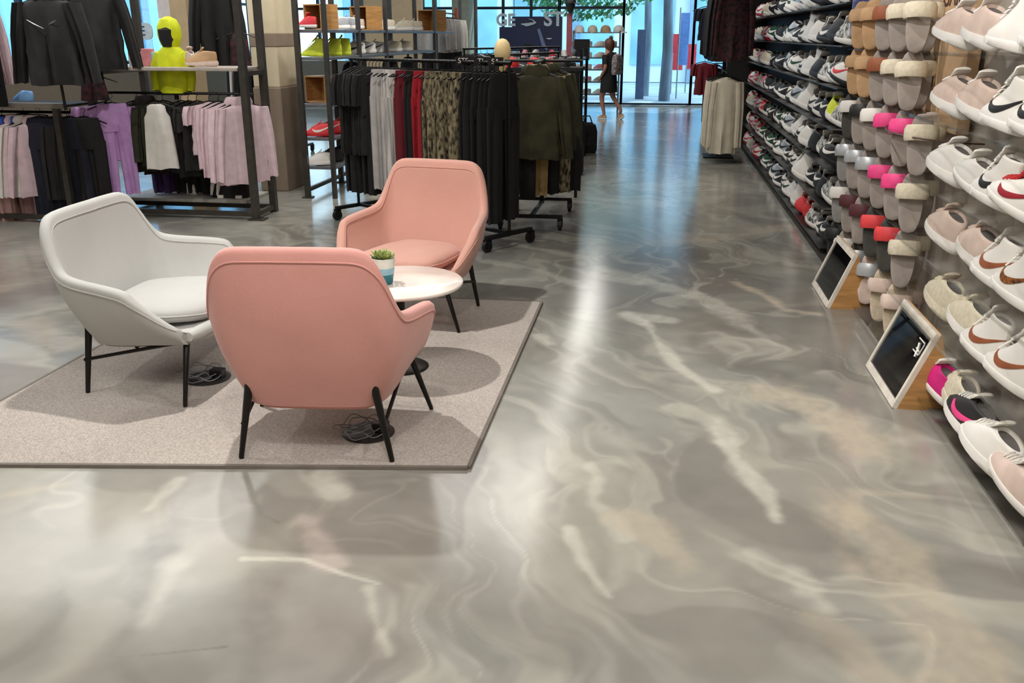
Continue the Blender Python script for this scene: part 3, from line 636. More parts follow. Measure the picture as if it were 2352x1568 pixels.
# tan graphic boards behind the slides, upper part
bd = empty('display_board', (1.50, 4.95, 1.13)); tag(bd, 'tan display board with large dark letters behind the upper slides', 'display board')
bevel(MB().box(-.03, .03, -.10, .62, 0, 1.1).build('board', M('tan_card', (190, 158, 122), .7, vary=.04), bd, smooth=False), .003)
text('lettering', 'GAIM', .16, M('board_ink', (66, 34, 26), .6), bd, (-.032, .24, .66), (R(90), 0, R(-90)), .001)
def glassledge():
    o = empty('curved_ledge', (1.53, 5.15, 1.115)); tag(o, 'curved clear ledge with dark edge below the tan display board', 'ledge')
    arc = [(-.30 * math.sin(R(a)) , -.55 * math.cos(R(a)), 0) for a in range(0, 181, 12)]
    MB().loft([[(x, y, z) for x, y, _ in arc] for z in (-.005, .005)]).build('ledge_plate', ACRYL, o, smooth=False)
    MB().tube(arc, .004, 6).build('edge_strip', M('dark_edge', (70, 40, 32), .4), o)
glassledge()
# post and lit poster between the light and the dark bay
tag(bevel(MB().box(1.42, 1.56, 6.98, 7.02, .02, 3.3).build('divider_panel', M('divider_grey', (60, 56, 54), .4), smooth=False)), 'dark divider panel between the light and the dark shoe bay', 'panel')
ps = empty('wall_poster', (1.30, 6.90, 1.60)); tag(ps, 'blue and white picture poster above the tan slides', 'poster')
MB().box(0, .24, 0, .02, 0, .5).build('poster_print', M('poster_blue', (70, 90, 170), .4, scale=9, rgb2=(200, 206, 236), vary=.3), ps, smooth=False)
MB().box(.10, .2, -.004, 0, .02, .2).build('dark_patch', M('poster_teal', (24, 60, 66), .5), ps, smooth=False)

# dark bay: black ledges and many shoes in heel view
cols = 23; dy = .315
pal = lambda c_, r: ([('white', 'white', None, 'chunky'), ('white', 'black', 'black', 'low'), ('white', 'white', None, 'high')][(r + c_) % 3] if c_ in (4, 5, 6) else
    [('black', 'black', 'white', 'low'), ('black', 'white', 'white', 'low'), ('zebra', 'white', None, 'low'), ('black', 'black', None, 'chunky')][(r * 2 + c_) % 4] if c_ < 4 else
    [('white', 'black', 'black', 'low'), ('black', 'white', 'white', 'low'), ('silver', 'white', 'black', 'chunky'), ('white', 'white', 'green', 'low')][(r + c_) % 4] if c_ < 11 else
    [('black', 'black', 'white', 'low'), ('green', 'white', 'white', 'low'), ('black', 'white', None, 'low')][(r + c_) % 3] if c_ < 16 else
    [('coral', 'white', 'white', 'low'), ('white', 'darkred', 'red', 'low'), ('pink', 'white', None, 'low'), ('darkred', 'white', 'white', 'low'), ('cream', 'white', None, 'low')][(r * 2 + c_) % 5])
for r in range(7):
    o = MB().box(XS - .06, 1.558, 7.05, 14.45, -.010, 0).build('shoe_ledge', M('ledge_black', (30, 29, 28), .35), smooth=False, loc=(0, 0, ROWZ[r] - .004)); bevel(o, .002)
    tag(o, 'long black ledge in the dark shoe bay, %s row from the floor' % RN[r], 'shelf', 'black ledges of the dark shoe bay')
    for c_ in range(cols):
        y = 7.12 + c_ * dy + random.uniform(-.02, .02); up, so, mk, kind = pal(c_, r)
        if r == 0 and c_ in (3,): up, so, mk, kind = 'red', 'red', None, 'low'
        if r == 0 and c_ in (4,): up, so, mk, kind = 'coral', 'red', None, 'low'
        if r == 3 and c_ == 1: up, so = 'lime', 'white'
        if r == 4 and c_ == 0: up, mk = 'white', 'coral'
        nm = {'zebra': 'patterned', 'coral': 'coral red', 'darkred': 'dark red', 'chunky': ''}.get(up, up)
        shoe(kind, (XS + .05 + random.uniform(-.015, .015), y, ROWZ[r] - .004), R(8 + random.uniform(-10, 10)), up, so, mk,
             '%s trainer, %s sole, dark bay, %s row from floor, %s column from near end' % (nm, so, RN[r], ORD[c_]), 'trainers in the dark shoe bay', 4 if c_ < 8 else 2, scale=(1.5, 1.2, 1.35), tilt=R(8 + random.uniform(-4, 6)), lace='white' if up != 'white' else 'grey')

# mirror wedges on the floor
def wedge(x, y0, L, W_, H, lean, label, marked=False):
    root = empty('mirror_stand', (x, y0, 0)); tag(root, label, 'foot mirror', 'wooden foot mirror stands')
    # triangular prism body running along +Y
    b = MB(); b.add([(.012, 0, 0), (W_, 0, 0), (lean + .012, 0, H), (.012, L, 0), (W_, L, 0), (lean + .012, L, H)], [(0, 1, 2), (5, 4, 3), (0, 3, 4, 1), (1, 4, 5, 2), (2, 5, 3, 0)]); b.build('wedge_body', WOOD, root, smooth=False)
    sl = math.hypot(lean, H); ang = math.atan2(lean, H); T = Matrix.Rotation(ang, 4, 'Y')
    f = MB(); w_ = .035
    for q in ((-.012, .012, 0, L, 0, w_), (-.012, .012, 0, L, sl - w_, sl), (-.012, .012, 0, w_ * .6, w_, sl - w_), (-.012, .012, L - w_ * .6, L, w_, sl - w_)): f.box(*q, T)
    bevel(f.build('frame', M('frame_white', (222, 214, 202), .5), root, smooth=False), .002)['label'] = 'white mirror frame'
    MB().box(-.004, .004, w_ * .6, L - w_ * .6, w_, sl - w_, T).build('mirror', M('mirror_dark', (12, 12, 14), .03, 0, spec=.9), root, smooth=False)
    if marked:
        e = MB(); e.box(-.007, -.004, .06, .15, sl - .075, sl - .070, T); e.box(-.007, -.004, .06, .15, sl - .135, sl - .130, T); e.box(-.007, -.004, .06, .064, sl - .135, sl - .070, T)
        e.tube([T @ Vector((-.006, .09, sl - .15)), T @ Vector((-.006, .10, sl - .115)), T @ Vector((-.006, .12, sl - .09))], .005, 6); e.tube([T @ Vector((-.006, .075, sl - .12)), T @ Vector((-.006, .12, sl - .115))], .004, 6)
        e.build('printed_mark', C['white'], root)  # small white figure and partial outline on the mirror face
wedge(1.13, 4.0, .56, .27, .36, .14, 'larger wooden wedge foot mirror with white frame, nearest the camera', True)
wedge(1.11, 5.6, .57, .26, .34, .13, 'smaller-looking wooden wedge foot mirror with white frame, farther along the shoe wall')

# ------------------------------------------------------------------ CLOTHES
def garment_mesh(kind, w, h, th, seed, mat=WHITE):
    r_ = np.random.RandomState(seed); n = 30; b = MB(); ph = r_.rand(4) * 6.28; fl = {'jacket': .34, 'hoodie': .16, 'long': .10}.get(kind, .06)
    def cs(cx, a, d, z, v, amp=1.0, cy=0):
        out = []
        for k in range(n):
            t = 2 * math.pi * k / n; rip = 1 + amp * (.38 * math.sin(5 * t + ph[0] + 2.2 * v) + .3 * math.sin(9 * t + ph[1] - 1.5 * v) + .12 * math.sin(13 * t + 9 * v + ph[2])) * v
            out.append((cx + a * math.cos(t), cy + d * math.sin(t) * rip + .012 * v * math.sin(3 * t + ph[2]), z + .006 * math.sin(4 * t + ph[3]) * v))
        return out
    if kind in ('tee', 'long', 'hoodie', 'jacket', 'tank', 'shirt', 'dress'):
        sh = w / 2; rings = []
        prof = [(0, .16, .45), (.02, .24, .6), (.045, .62, .75), (.07, .92, .9), (.12, 1.0, 1), (.25, .92, 1), (.38, .90, 1.05), (.5, .88, 1.0), (.62, .93, 1.12), (.75, .9, 1.02), (.88, .96, 1.15), (1, .95, 1.05)]
        if kind == 'tank': prof = [(0, .3, .4), (.03, .5, .6), (.12, .55, .8), (.2, .72, 1), (.5, .8, 1), (1, .92, 1.1)]
        if kind == 'dress': prof = [(0, .16, .45), (.02, .4, .6), (.05, .8, .8), (.1, .86, 1), (.4, .8, 1), (.7, 1.0, 1.2), (1, 1.25, 1.5)]
        for v, a, d in prof: rings.append(cs(0, sh * a, th / 2 * d, -v * h, min(v * 1.6, 1)))
        b.loft(rings)
        if kind in ('tee', 'long', 'hoodie', 'jacket', 'shirt'):
            Ls = {'tee': .24, 'long': .58, 'hoodie': .6, 'jacket': .62, 'shirt': .3}[kind] * h / .68
            for s_ in (-1, 1):
                sl = []
                for t in (0, .15, .4, .7, 1):
                    sl.append(cs(s_ * (sh * (.86 + .12 * min(t * 3, 1) + fl * t)), .062 - .016 * t, th / 2 * (.85 - .2 * t), -.065 * h - t * Ls, .4 + .5 * t))
                b.loft(sl)
        if kind in ('hoodie', 'jacket'):
            b.loft([cs(0, .085 + .03 * math.sin(math.pi * t), th / 2 * (.7 + .3 * t), -.03 + .0 + .10 * t - .02, .3) for t in (0, .3, .6, .85, 1)])
    else:  # trousers
        b.loft([cs(0, w / 2 * a, th / 2 * d, -v * h, v) for v, a, d in ((0, .8, .6), (.02, .82, .8), (.12, .92, 1), (.26, 1.0, 1.1), (.3, .98, 1.0))])
        for s_ in (-1, 1):
            b.loft([cs(s_ * w * .25 * (1 + .1 * v), w * .26 * (1 - .2 * v), th / 2 * (1 - .15 * v), -v * h, .3 + v * .7) for v in (.22, .4, .6, .8, 1)])
    return b.mesh(kind + '_cloth', mat, angle=75)
def hanger_mesh():
    b = MB(); b.tube([(-.2, 0, -.05), (-.08, 0, -.005), (0, 0, .012), (.08, 0, -.005), (.2, 0, -.05)], .006, 6)
    b.tube([(0, 0, .01), (0, 0, .045), (.018, 0, .062), (.01, 0, .082), (-.008, 0, .085), (-.02, 0, .07)], .0028, 5); return b.mesh('hanger', BLACK)
HANG = hanger_mesh()
GM = {}
def garment(kind, loc, rz, mat, label, group, w=.46, h=.68, th=.05, var=0, cat='clothes', name=None, hang=True, scale=1.0):
    key = (kind, round(w, 2), round(h, 2), round(th, 2), var)
    if key not in GM: GM[key] = garment_mesh(kind, w, h, th, var + 5)
    nm = name or {'tee': 't_shirt', 'long': 'long_sleeve_shirt', 'tank': 'tank_top', 'pants': 'trousers', 'shirt': 'shirt'}.get(kind, kind)
    o = put(nm, GM[key], None, (loc[0], loc[1], loc[2] - .07), (0, 0, rz), scale, mat); tag(o, label, cat, group)
    if hang: put('hanger', HANG, o)
    return o
G = {'black': M('cloth_black', (24, 23, 24), .85, vary=.15), 'charcoal': M('cloth_charcoal', (36, 35, 35), .85, vary=.15), 'white': M('cloth_white', (226, 222, 216), .85, vary=.05), 'grey': M('cloth_grey', (188, 184, 182), .85, vary=.08),
     'lilac': M('cloth_lilac', (196, 152, 212), .85, vary=.08), 'rose': M('cloth_rose', (222, 196, 204), .85, vary=.08), 'pink': M('cloth_pink', (214, 172, 170), .85, vary=.1), 'navy': M('cloth_navy', (28, 30, 46), .85, vary=.12),
     'red': M('cloth_red', (170, 30, 44), .8), 'wine': M('cloth_wine', (110, 24, 38), .8), 'olive': M('cloth_olive', (62, 58, 38), .85, vary=.3, scale=8), 'cream': M('cloth_cream', (214, 204, 184), .85, vary=.08, scale=7), 'forest': M('cloth_forest', (50, 52, 36), .85, vary=.15),
     'lime': M('cloth_lime', (206, 216, 14), .7, vary=.1), 'camo': M('cloth_camo', (22, 19, 16), .85, scale=34, rgb2=(170, 156, 124), vary=.3, aniso=(1.3, 1.3, .6)), 'purple': M('cloth_purple', (70, 44, 96), .85), 'blue': M('cloth_blue', (60, 90, 190), .8), 'sky': M('cloth_sky', (130, 180, 232), .8),
     'khaki': M('cloth_khaki', (176, 146, 98), .85, vary=.2), 'floral': M('cloth_floral', (22, 20, 22), .85, scale=22, rgb2=(74, 34, 40), vary=.3), 'stripe': M('cloth_stripe', (176, 172, 170), .8, scale=12, rgb2=(232, 228, 224), aniso=(6, 6, .2))}

# --- rolling rack in the middle, running diagonally
def rolling_rack(a, b_, H, label, casters=True):
    a = Vector(a); b_ = Vector(b_); d = b_ - a; L = d.length; ang = math.atan2(d.y, d.x); root = empty('clothes_rack', a, ang); tag(root, label, 'clothes rack')
    MB().tube([(-.02, 0, H), (L + .02, 0, H)], .014, 10).build('top_rail', BLACK, root)
    for x in (0, L):
        MB().tube([(x, 0, .12), (x, 0, H)], .013, 10).build('upright', BLACK, root)
        MB().box(x - .018, x + .018, -.26, .26, .095, .125).build('foot_bar', BLACK, root, smooth=False)
        for s_ in (-1, 1): caster(root, x, s_ * .25)
    MB().box(0, L, -.015, .015, .10, .125).build('base_rail', BLACK, root, smooth=False)
    return root, d.normalized(), L, ang
def caster(root, x, y):
    c = empty('caster', (x, y, 0)); c.parent = root
    MB().tube([(-.014, 0, .045), (.014, 0, .045)], [.045, .045], 20).build('wheel', M('rubber_black', (18, 18, 19), .6), c)
    b = MB(); b.box(-.022, -.016, -.02, .03, .03, .10); b.box(.016, .022, -.02, .03, .03, .10); b.box(-.022, .022, -.02, .03, .088, .10); b.build('fork', BLACK, c, smooth=False)
rk, dv, L, ang = rolling_rack((-2.68, 8.05, 0), (-1.10, 6.98, 0), 1.40, 'black rolling clothes rack behind the peach chair')
seq = [('tee', 'black', .72, .46, 8, 'black t-shirt'), ('pants', 'grey', 1.0, .36, 4, 'pale grey trousers'), ('pants', 'stripe', 1.0, .36, 3, 'white striped trousers'), ('pants', 'wine', 1.0, .36, 3, 'dark red trousers'), ('pants', 'black', 1.0, .36, 2, 'black trousers with side stripe'),
       ('pants', 'red', .95, .34, 2, 'red trousers'), ('pants', 'black', 1.02, .38, 1, 'black jersey trousers'), ('pants', 'camo', 1.0, .42, 9, 'brown camouflage trousers'), ('pants', 'black', 1.12, .40, 7, 'long black tracksuit trousers')]
tot = sum(s[4] for s in seq); i = 0
for kind, col, h, w_, n, lab in seq:
    for k in range(n):
        p = Vector((-2.68, 8.05, 1.395)) + dv * (.06 + (L - .12) * i / (tot - 1)); i += 1
        garment(kind, p, ang + R(90 + random.uniform(-9, 9)), G[col], '%s on the middle rack, %s of its kind from left' % (lab, ORD[k]), lab + 's on the middle rack', w_, h, .05, k % 3)
# long black dress-like trousers below the left tees
for k in range(5):
    p = Vector((-2.68, 8.05, 1.05)) + dv * (.05 + .085 * k)
    o = garment('pants', p, ang + R(90 + random.uniform(-5, 5)), G['black'], 'black trousers hung under the black t-shirts, %s from the left end' % ORD[k], 'black trousers under the tees', .34, .72, .07, k % 3)
# size markers and shelf tags on the rail
for k, (px, tx) in enumerate(((1073, 'STS'), (1120, 'TL'), (1155, 'SA'))):
    f = min(max((at_y(px, 158, 7.4).x + 2.68) / 1.58, 0), 1); p = Vector((-2.68, 8.05, 1.42)) + Vector((1.58, -1.07, 0)) * f
    o = empty('size_marker', p, 0); tag(o, 'black rail marker with white letters %s on the middle rack' % tx, 'rail marker', 'lettered markers on the middle rack rail')
    MB().box(-.06, .06, -.004, .004, -.045, .02).build('plate', G['black'], o, smooth=False); text('lettering', tx, .055, C['white'], o, (0, -.006, -.012), (R(90), 0, 0), .001)

# --- four-way rack with olive jackets
r4 = empty('four_way_rack', (-1.02, 8.45, 0)); tag(r4, 'black wheeled four-way stand holding olive jackets by the aisle', 'clothes rack')
MB().box(-.02, .02, -.02, .02, .10, 1.40).build('center_post', BLACK, r4, smooth=False)
for sx, sy in ((1, -.75), (1, .15)):
    MB().box(-.28 * 1, .27, sy - .014, sy + .014, .10, .13).build('foot_bar', BLACK, r4, smooth=False); caster(r4, .25, sy); caster(r4, -.27, sy)
MB().box(-.015, .015, -.75, .15, .10, .13).build('base_rail', BLACK, r4, smooth=False)
MB().tube([(0, -.62, 1.38), (0, .55, 1.38)], .013, 8).build('arm', BLACK, r4); MB().tube([(-.35, 0, 1.38), (.35, 0, 1.38)], .013, 8).build('arm', BLACK, r4)
for k in range(9):
    kind, col, lab = (('jacket', 'olive', 'olive jacket'), ('jacket', 'forest', 'dark olive jacket'), ('hoodie', 'khaki', 'khaki brown hoodie'))[(0, 1, 0, 2, 1, 0, 1, 2, 1)[k]]
    garment(kind, (-1.02 + random.uniform(-.03, .03), 7.86 + .115 * k, 1.375), R(random.uniform(-14, 14)), G[col], '%s on the wheeled four-way stand, %s from the front' % (lab, ORD[k]), 'jackets on the four-way stand', .44, .72, .075, k % 3)
for k in range(5):
    garment('pants', (-1.18 + .09 * k, 8.0 + .1 * k, .80), R(random.uniform(-30, 30)), G[['black', 'khaki', 'black', 'camo', 'black'][k]], '%s trousers hung low on the four-way stand, %s from the left' % (['black', 'khaki', 'black', 'camouflage', 'black'][k], ORD[k]), 'trousers low on the four-way stand', .34, .5, .07, k % 3, hang=False)
# red caps and shoes on a top tray above the stand
tr = empty('top_tray', (-1.15, 9.6, 1.29)); tag(tr, 'narrow black table of caps and red goods behind the olive jackets', 'display table')
MB().box(-.40, .40, -.25, .25, -.03, 0).build('table_top', G['black'], tr, smooth=False)
for sx in (-.37, .37):
    for sy in (-.22, .22): MB().box(sx - .015, sx + .015, sy - .015, sy + .015, -1.29, -.03).build('leg', BLACK, tr, smooth=False)
def cap_mesh():
    b = MB(); b.loft([[(math.cos(t) * .085 * k, math.sin(t) * .095 * k, z) for t in np.linspace(0, 6.283, 25)[:-1]] for k, z in ((1, 0), (1.0, .03), (.9, .07), (.6, .10), (.15, .112))])
    b.loft([[(x * .075 * (1 - .25 * t), -.085 - .075 * t * math.sqrt(max(1 - x * x * .8, 0)), .012 - .015 * t - .012 * x * x) for x in np.linspace(-1, 1, 9)] + [(x * .075 * (1 - .25 * t), -.085 - .075 * t * math.sqrt(max(1 - x * x * .8, 0)), .008 - .015 * t - .012 * x * x) for x in np.linspace(1, -1, 9)] for t in (0, .5, 1)])
    return b.mesh('cap', WHITE, angle=60)
CAP = cap_mesh()
for k, (x, col) in enumerate(((-.38, 'red'), (-.12, 'red'), (.04, 'coral'), (.2, 'black'))):
    tag(put('baseball_cap', CAP, None, (-1.13 + x * .9, 9.5, 1.291), (0, 0, R(10 * k - 20)), .85, C[col]), '%s cap on the table behind the olive jackets, %s from the left' % ({'coral': 'bright red'}.get(col, col), ORD[k]), 'cap', 'caps behind the olive jackets')

# --- far rack with luggage by the aisle and shoe shelves
def far_unit():
    root = empty('wheeled_shelf_unit', (-1.47, 13.6, 0)); tag(root, 'black wheeled shelf unit stacked with shoes by the aisle end', 'shelf unit')
    for x in (-.42, .42):
        for y in (-.5, .5): MB().box(x - .02, x + .02, y - .02, y + .02, .09, 1.42).build('post', BLACK, root, smooth=False)
    for z in (.12, .42, .72, 1.0, 1.28): MB().box(-.42, .42, -.5, .5, z - .012, z + .012).build('shelf', BLACK, root, smooth=False)
    for x in (-.4, .4):
        for y in (-.48, .48): caster(root, x, y)
    r_ = random.Random(5)
    for zi, z in enumerate((.13, .43, .73, 1.01, 1.29)):
        for k in range(5):
            col = r_.choice(['black', 'white', 'black', 'silver', 'black'])
            if zi == 4: col = ['pink', 'white', 'red', 'white', 'black'][k]
            shoe('low', (-1.83 + .17 * k, 13.16, z + .004), R(180 + r_.uniform(-25, 25)), col, r_.choice(['white', 'black']), None, '%s shoe on the wheeled shelf unit, %s shelf up, %s from left' % (col, ORD[zi], ORD[k]), 'shoes on the wheeled shelf unit', 1)
    return root
far_unit()
for k, (x, y, col, h) in enumerate(((-1.0, 11.0, 'black', .45), (-1.12, 12.9, 'charcoal', .5), (-.98, 13.2, 'black', .42))):
    o = empty('duffel_bag', (x, y, 0)); tag(o, ['black sports bag standing beside the aisle, nearer', 'charcoal sports bag standing beside the aisle', 'black sports bag standing beside the aisle, farther'][k], 'bag', 'bags standing by the aisle')
    b = MB(); b.loft([[(math.copysign(abs(math.cos(t)) ** .5, math.cos(t)) * .17 * q, math.copysign(abs(math.sin(t)) ** .5, math.sin(t)) * .12 * q, z * h) for t in np.linspace(0, 6.283, 29)[:-1]] for q, z in ((.9, .0), (1, .08), (1, .7), (.85, .92), (.5, 1))]); b.build('bag_body', G[col], o)
    MB().tube([(-.1, 0, h * .95), (-.06, 0, h + .09), (.06, 0, h + .09), (.1, 0, h * .95)], .01, 6).build('carry_handle', BLACK, o)
    MB().box(-.1, .1, -.135, -.115, h * .25, h * .55).build('pocket', G['charcoal'], o, smooth=False)
rk2, dv2, L2, ang2 = rolling_rack((-1.85, 10.5, 0), (-1.3, 12.4, 0), 1.38, 'black rolling rack of dark tops halfway down the aisle')
for k in range(22):
    p = Vector((-1.85, 10.5, 1.375)) + dv2 * (.08 + (L2 - .16) * k / 21)
    col = ['black', 'charcoal', 'black', 'forest', 'black', 'grey'][k % 6]
    garment('long', p, ang2 + R(90 + random.uniform(-15, 15)), G[col], '%s long sleeve top on the rack halfway down the aisle, %s from its near end' % (col, ORD[k]), 'tops on the rack halfway down the aisle', .46, .75, .06, k % 3)
rk3, dv3, L3, ang3 = rolling_rack((-2.6, 12.6, 0), (-1.55, 14.8, 0), 1.42, 'black rolling rack of tops near the wooden head')
for k in range(16):
    p = Vector((-2.6, 12.6, 1.415)) + dv3 * (.08 + (L3 - .16) * k / 15); col = ['black', 'navy', 'grey', 'black'][k % 4]
    garment('tee', p, ang3 + R(90 + random.uniform(-15, 15)), G[col], '%s t-shirt on the far rolling rack, %s from its near end' % (col, ORD[k]), 'tees on the far rolling rack', .46, .68, .06, k % 3)
# wooden display head
p = at_y(1154, 118, 9.2); HZ = p.z - .19; o = empty('mannequin_head', (p.x, 9.2, HZ)); tag(o, 'pale wooden display head above the middle rack', 'display head')
MB().lathe([(.02, .0), (.035, .02), (.04, .07), (.065, .10), (.08, .16), (.083, .21), (.066, .27), (.04, .30), (.01, .31)], 24).build('head', M('pale_wood', (222, 196, 142), .5), o)
MB().tube([(0, 0, -HZ), (0, 0, 0)], .012, 8).build('stand', GREYST, o); MB().lathe([(.14, -HZ), (.14, .01 - HZ), (.02, .015 - HZ)], 20).build('base', GREYST, o)
# storefront signs
sg = empty('storefront_sign', (0, 21.7, 0)); tag(sg, 'navy hanging storefront board with white leaping mark and white letters', 'sign')
NV = M('sign_navy', (34, 42, 82), .4, vary=.05); SW = M('sign_white', (226, 238, 244), .5)
def quad(nm, x0, y0, x1, y1, mat, par, off=0, th=.03):
    a = at_y(x0, y0, 21.7 + off); c = at_y(x1, y1, 21.7 + off); return MB().box(a.x, c.x, off, off + th, c.z, a.z).build(nm, mat, par, smooth=False)
quad('board', 1176, 38, 1290, 150, NV, sg); quad('board', 1147, 62, 1178, 150, NV, sg, .03)
a = at_y(1271, 45, 21.65); text('lettering', 'ST', .42, SW, sg, (a.x, -.02, a.z), (R(90), 0, 0), .004, bold=.012)
a = at_y(1161, 47, 21.65); text('lettering', 'GE', .36, SW, sg, (a.x, -.02, a.z), (R(90), 0, 0), .004, bold=.012)
def spt(px, py): a = at_y(px, py, 21.66); return Vector((a.x, -.04, a.z))
MB().tube([spt(1197, 55), spt(1210, 57), spt(1225, 54), spt(1231, 52)], [.01, .04, .03, .008], 8).build('leaping_mark', SW, sg); MB().tube([spt(1231, 53), spt(1224, 46), spt(1214, 43)], [.02, .012, .005], 6).build('leaping_mark', SW, sg)
MB().tube([spt(1237, 66), spt(1243, 85), spt(1249, 105), spt(1257, 115)], [.035, .045, .05, .02], 8).build('curved_stripe', M('sign_grey', (140, 150, 190), .5), sg)
MB().tube([spt(1255, 88), spt(1262, 89), spt(1268, 88)], [.01, .02, .006], 6).build('leaping_mark', SW, sg)
for px in (1180, 1284): a = spt(px, 40); MB().tube([(a.x, 0, a.z), (a.x, 0, 3.6)], .008, 5).build('hanging_wire', BLACK, sg)
# red column display & shelves by the shop window
p = at_y(1300, 30, 18.5); q = at_y(1306, 160, 18.5)
o = tag(bevel(MB().box(-.05, .05, -.05, .05, 0, p.z).build('display_post', M('brick_red', (150, 76, 84), .6), smooth=False, loc=(q.x, 18.5, 0))), 'slim dusty red display post near the shop window', 'post')
hc = empty('mannequin_head', (q.x + .02, 18.4, p.z)); tag(hc, 'dark mannequin head wearing a black cap on the red post', 'display head')
MB().lathe([(.03, 0), (.05, .03), (.09, .12), (.1, .2), (.07, .28), (.01, .3)], 18).build('head', C['black'], hc); put('cap', CAP, hc, (0, -.02, .17), (0, 0, R(80)), 1.15, C['black'])
un = empty('window_shelf_unit', (0, 20.6, 0)); tag(un, 'thin framed shelf unit with caps and shoes against the shop window', 'shelf unit')
xa = at_y(1318, 100, 20.6).x; xb = at_y(1424, 100, 20.6).x
for i_, py in enumerate((75, 108, 133, 160, 188, 216)):
    z = at_y(1370, py, 20.6).z; MB().box(xa, xb, -.2, .2, z - .012, z + .012).build('shelf', GREYST, un, smooth=False)
    for k in range(4):
        if i_ == 0: tag(put('baseball_cap', CAP, None, (xa + .12 + k * .28, 20.55, z + .013), (0, 0, R(20 * k)), 1.25, C[['white', 'cream', 'tan', 'white'][k]]), 'pale cap on the top shelf by the shop window, %s from left' % ORD[k], 'cap', 'caps by the shop window')
        else: shoe('low', (xa + .15 + k * .26, 20.5, z + .013), R(90 + 20 * k), ['white', 'pink', 'silver', 'white'][(k + i_) % 4], 'white', None, 'pale shoe on the window shelf unit, shelf %s from the top, %s from left' % (ORD[i_], ORD[k]), 'shoes on the window shelf unit', 1)
for x in (xa, xb): MB().box(x - .015, x + .015, -.2, .2, 0, at_y(1370, 70, 20.6).z).build('side_frame', GREYST, un, smooth=False)
# navy upright display boxes under the sign
for k, (x0, y0, x1, y1, c_) in enumerate(((1172, 118, 1205, 138, 'sky'), (1320, 90, 1353, 138, 'black'), (1205, 100, 1222, 160, 'black'))):
    a = at_y(x0, y0, 19.6); c2 = at_y(x1, y1, 19.6)
    o = empty('display_box', ((a.x + c2.x) / 2, 19.6, 0)); tag(o, ['pale blue sign box with white letters under the navy sign', 'black display box beside the red post', 'slim black display box left of the red post'][k], 'display box')
    w_ = (c2.x - a.x) / 2; MB().box(-w_, w_, -.1, .1, c2.z, a.z).build('panel', G[c_] if c_ != 'sky' else M('pale_box', (180, 214, 226), .5), o, smooth=False); MB().box(-.03, .03, -.03, .03, 0, c2.z).build('stand', BLACK, o, smooth=False)
    if k == 0: text('lettering', 'TL', .16, NV, o, (0, -.105, (a.z + c2.z) / 2), (R(90), 0, 0), .003)

# --- metal shelving run at the left, going back
def shelving():
    root = empty('shelving_run', (-3.52, 8.95, 0)); tag(root, 'long grey steel shelving run with shoes, bags and crates', 'shelf unit')
    SH = [.32, .61, .94, 1.39, 1.65]
    for y in (0, 1.05, 2.1, 3.3, 4.6, 5.9, 7.8):
        MB().box(-.025, .025, y - .025, y + .025, 0, 2.6).build('post', STEEL, root, smooth=False)
        if y in (0, 1.05, 2.1, 4.6, 7.8): MB().box(.27, .31, y - .025, y + .025, 0, 2.6).build('post', STEEL, root, smooth=False)
        MB().box(-.05, .05, y - .05, y + .05, 0, .012).build('foot_plate', STEEL, root, smooth=False)
    MB().box(-.015, .015, 0, 7.8, .06, .10).build('base_rail', STEEL, root, smooth=False)
    for z in SH:
        y1 = 1.05 if z < 1.0 else (4.6 if z < 1.5 else 5.9)
        bevel(MB().box(-.02, .30, .02, y1, z - .03, z).build('shelf', GREYST, root, smooth=False), .003)
    MB().box(-.02, .30, 1.07, 4.6, .91, .94).build('shelf', GREYST, root, smooth=False)
    MB().tube([(-.1, 5.9, 1.95), (-.1, 7.8, 1.95)], .012, 8).build('hanging_rail', STEEL, root)
shelving()
def crate(loc, s, rz, label, inner=None):
    o = empty('wooden_crate', loc, rz); tag(o, label, 'crate', 'wooden cube crates')
    t = .012; h = s / 2; b = MB(); b.box(-h, h, -h, h, 0, t); b.box(-h, h, -h, h, s - t, s); b.box(-h, -h + t, -h, h, t, s - t); b.box(h - t, h, -h, h, t, s - t); b.box(-h + t, h - t, h - t, h, t, s - t)
    b.build('crate_body', WOOD, o, smooth=False)
XB = -3.35
crate((XB - .03, 9.28, 1.65), .24, R(-25), 'wooden cube crate holding red shoes, near end of the top shelf')
shoe('low', (XB - .03, 9.15, 1.665), R(60), 'coral', 'white', None, 'red shoe inside the crate at the near end of the top shelf', 'shoes in crates', 3)
crate((XB - .02, 10.75, 1.65), .26, R(-25), 'wooden cube crate in the middle of the top shelf')
shoe('low', (XB, 10.63, 1.665), R(100), 'blush', 'white', None, 'blush shoe inside the middle crate on the top shelf', 'shoes in crates', 3)
crate((XB - .02, 14.0, 1.65), .3, R(-25), 'wooden cube crate at the far end of the top shelf')
crate((XB - .08, 9.35, .94), .26, R(-20), 'wooden cube crate on the waist high shelf, left', )
crate((XB - .08, 9.68, .94), .24, R(-20), 'wooden cube crate on the waist high shelf, right')
for k, y in enumerate((9.12, 9.55, 9.85)): shoe('high', (XB + .08, y, 1.392), R(95), 'lime', 'lime', None, 'lime yellow boot on the eye level shelf, %s from the near end' % ORD[k], 'lime boots on the steel shelving', 4, scale=.95, lace='lime')
for k, y in enumerate((10.35, 10.75, 11.15, 11.9, 12.4)): shoe('chunky', (XB + .08, y, 1.392), R(110), 'white' if k < 3 else 'cream', 'white', 'black' if k < 3 else None, '%s trainer on the eye level steel shelf, %s after the lime boots' % ('white' if k < 3 else 'cream', ORD[k]), 'white trainers on the steel shelving', 4)
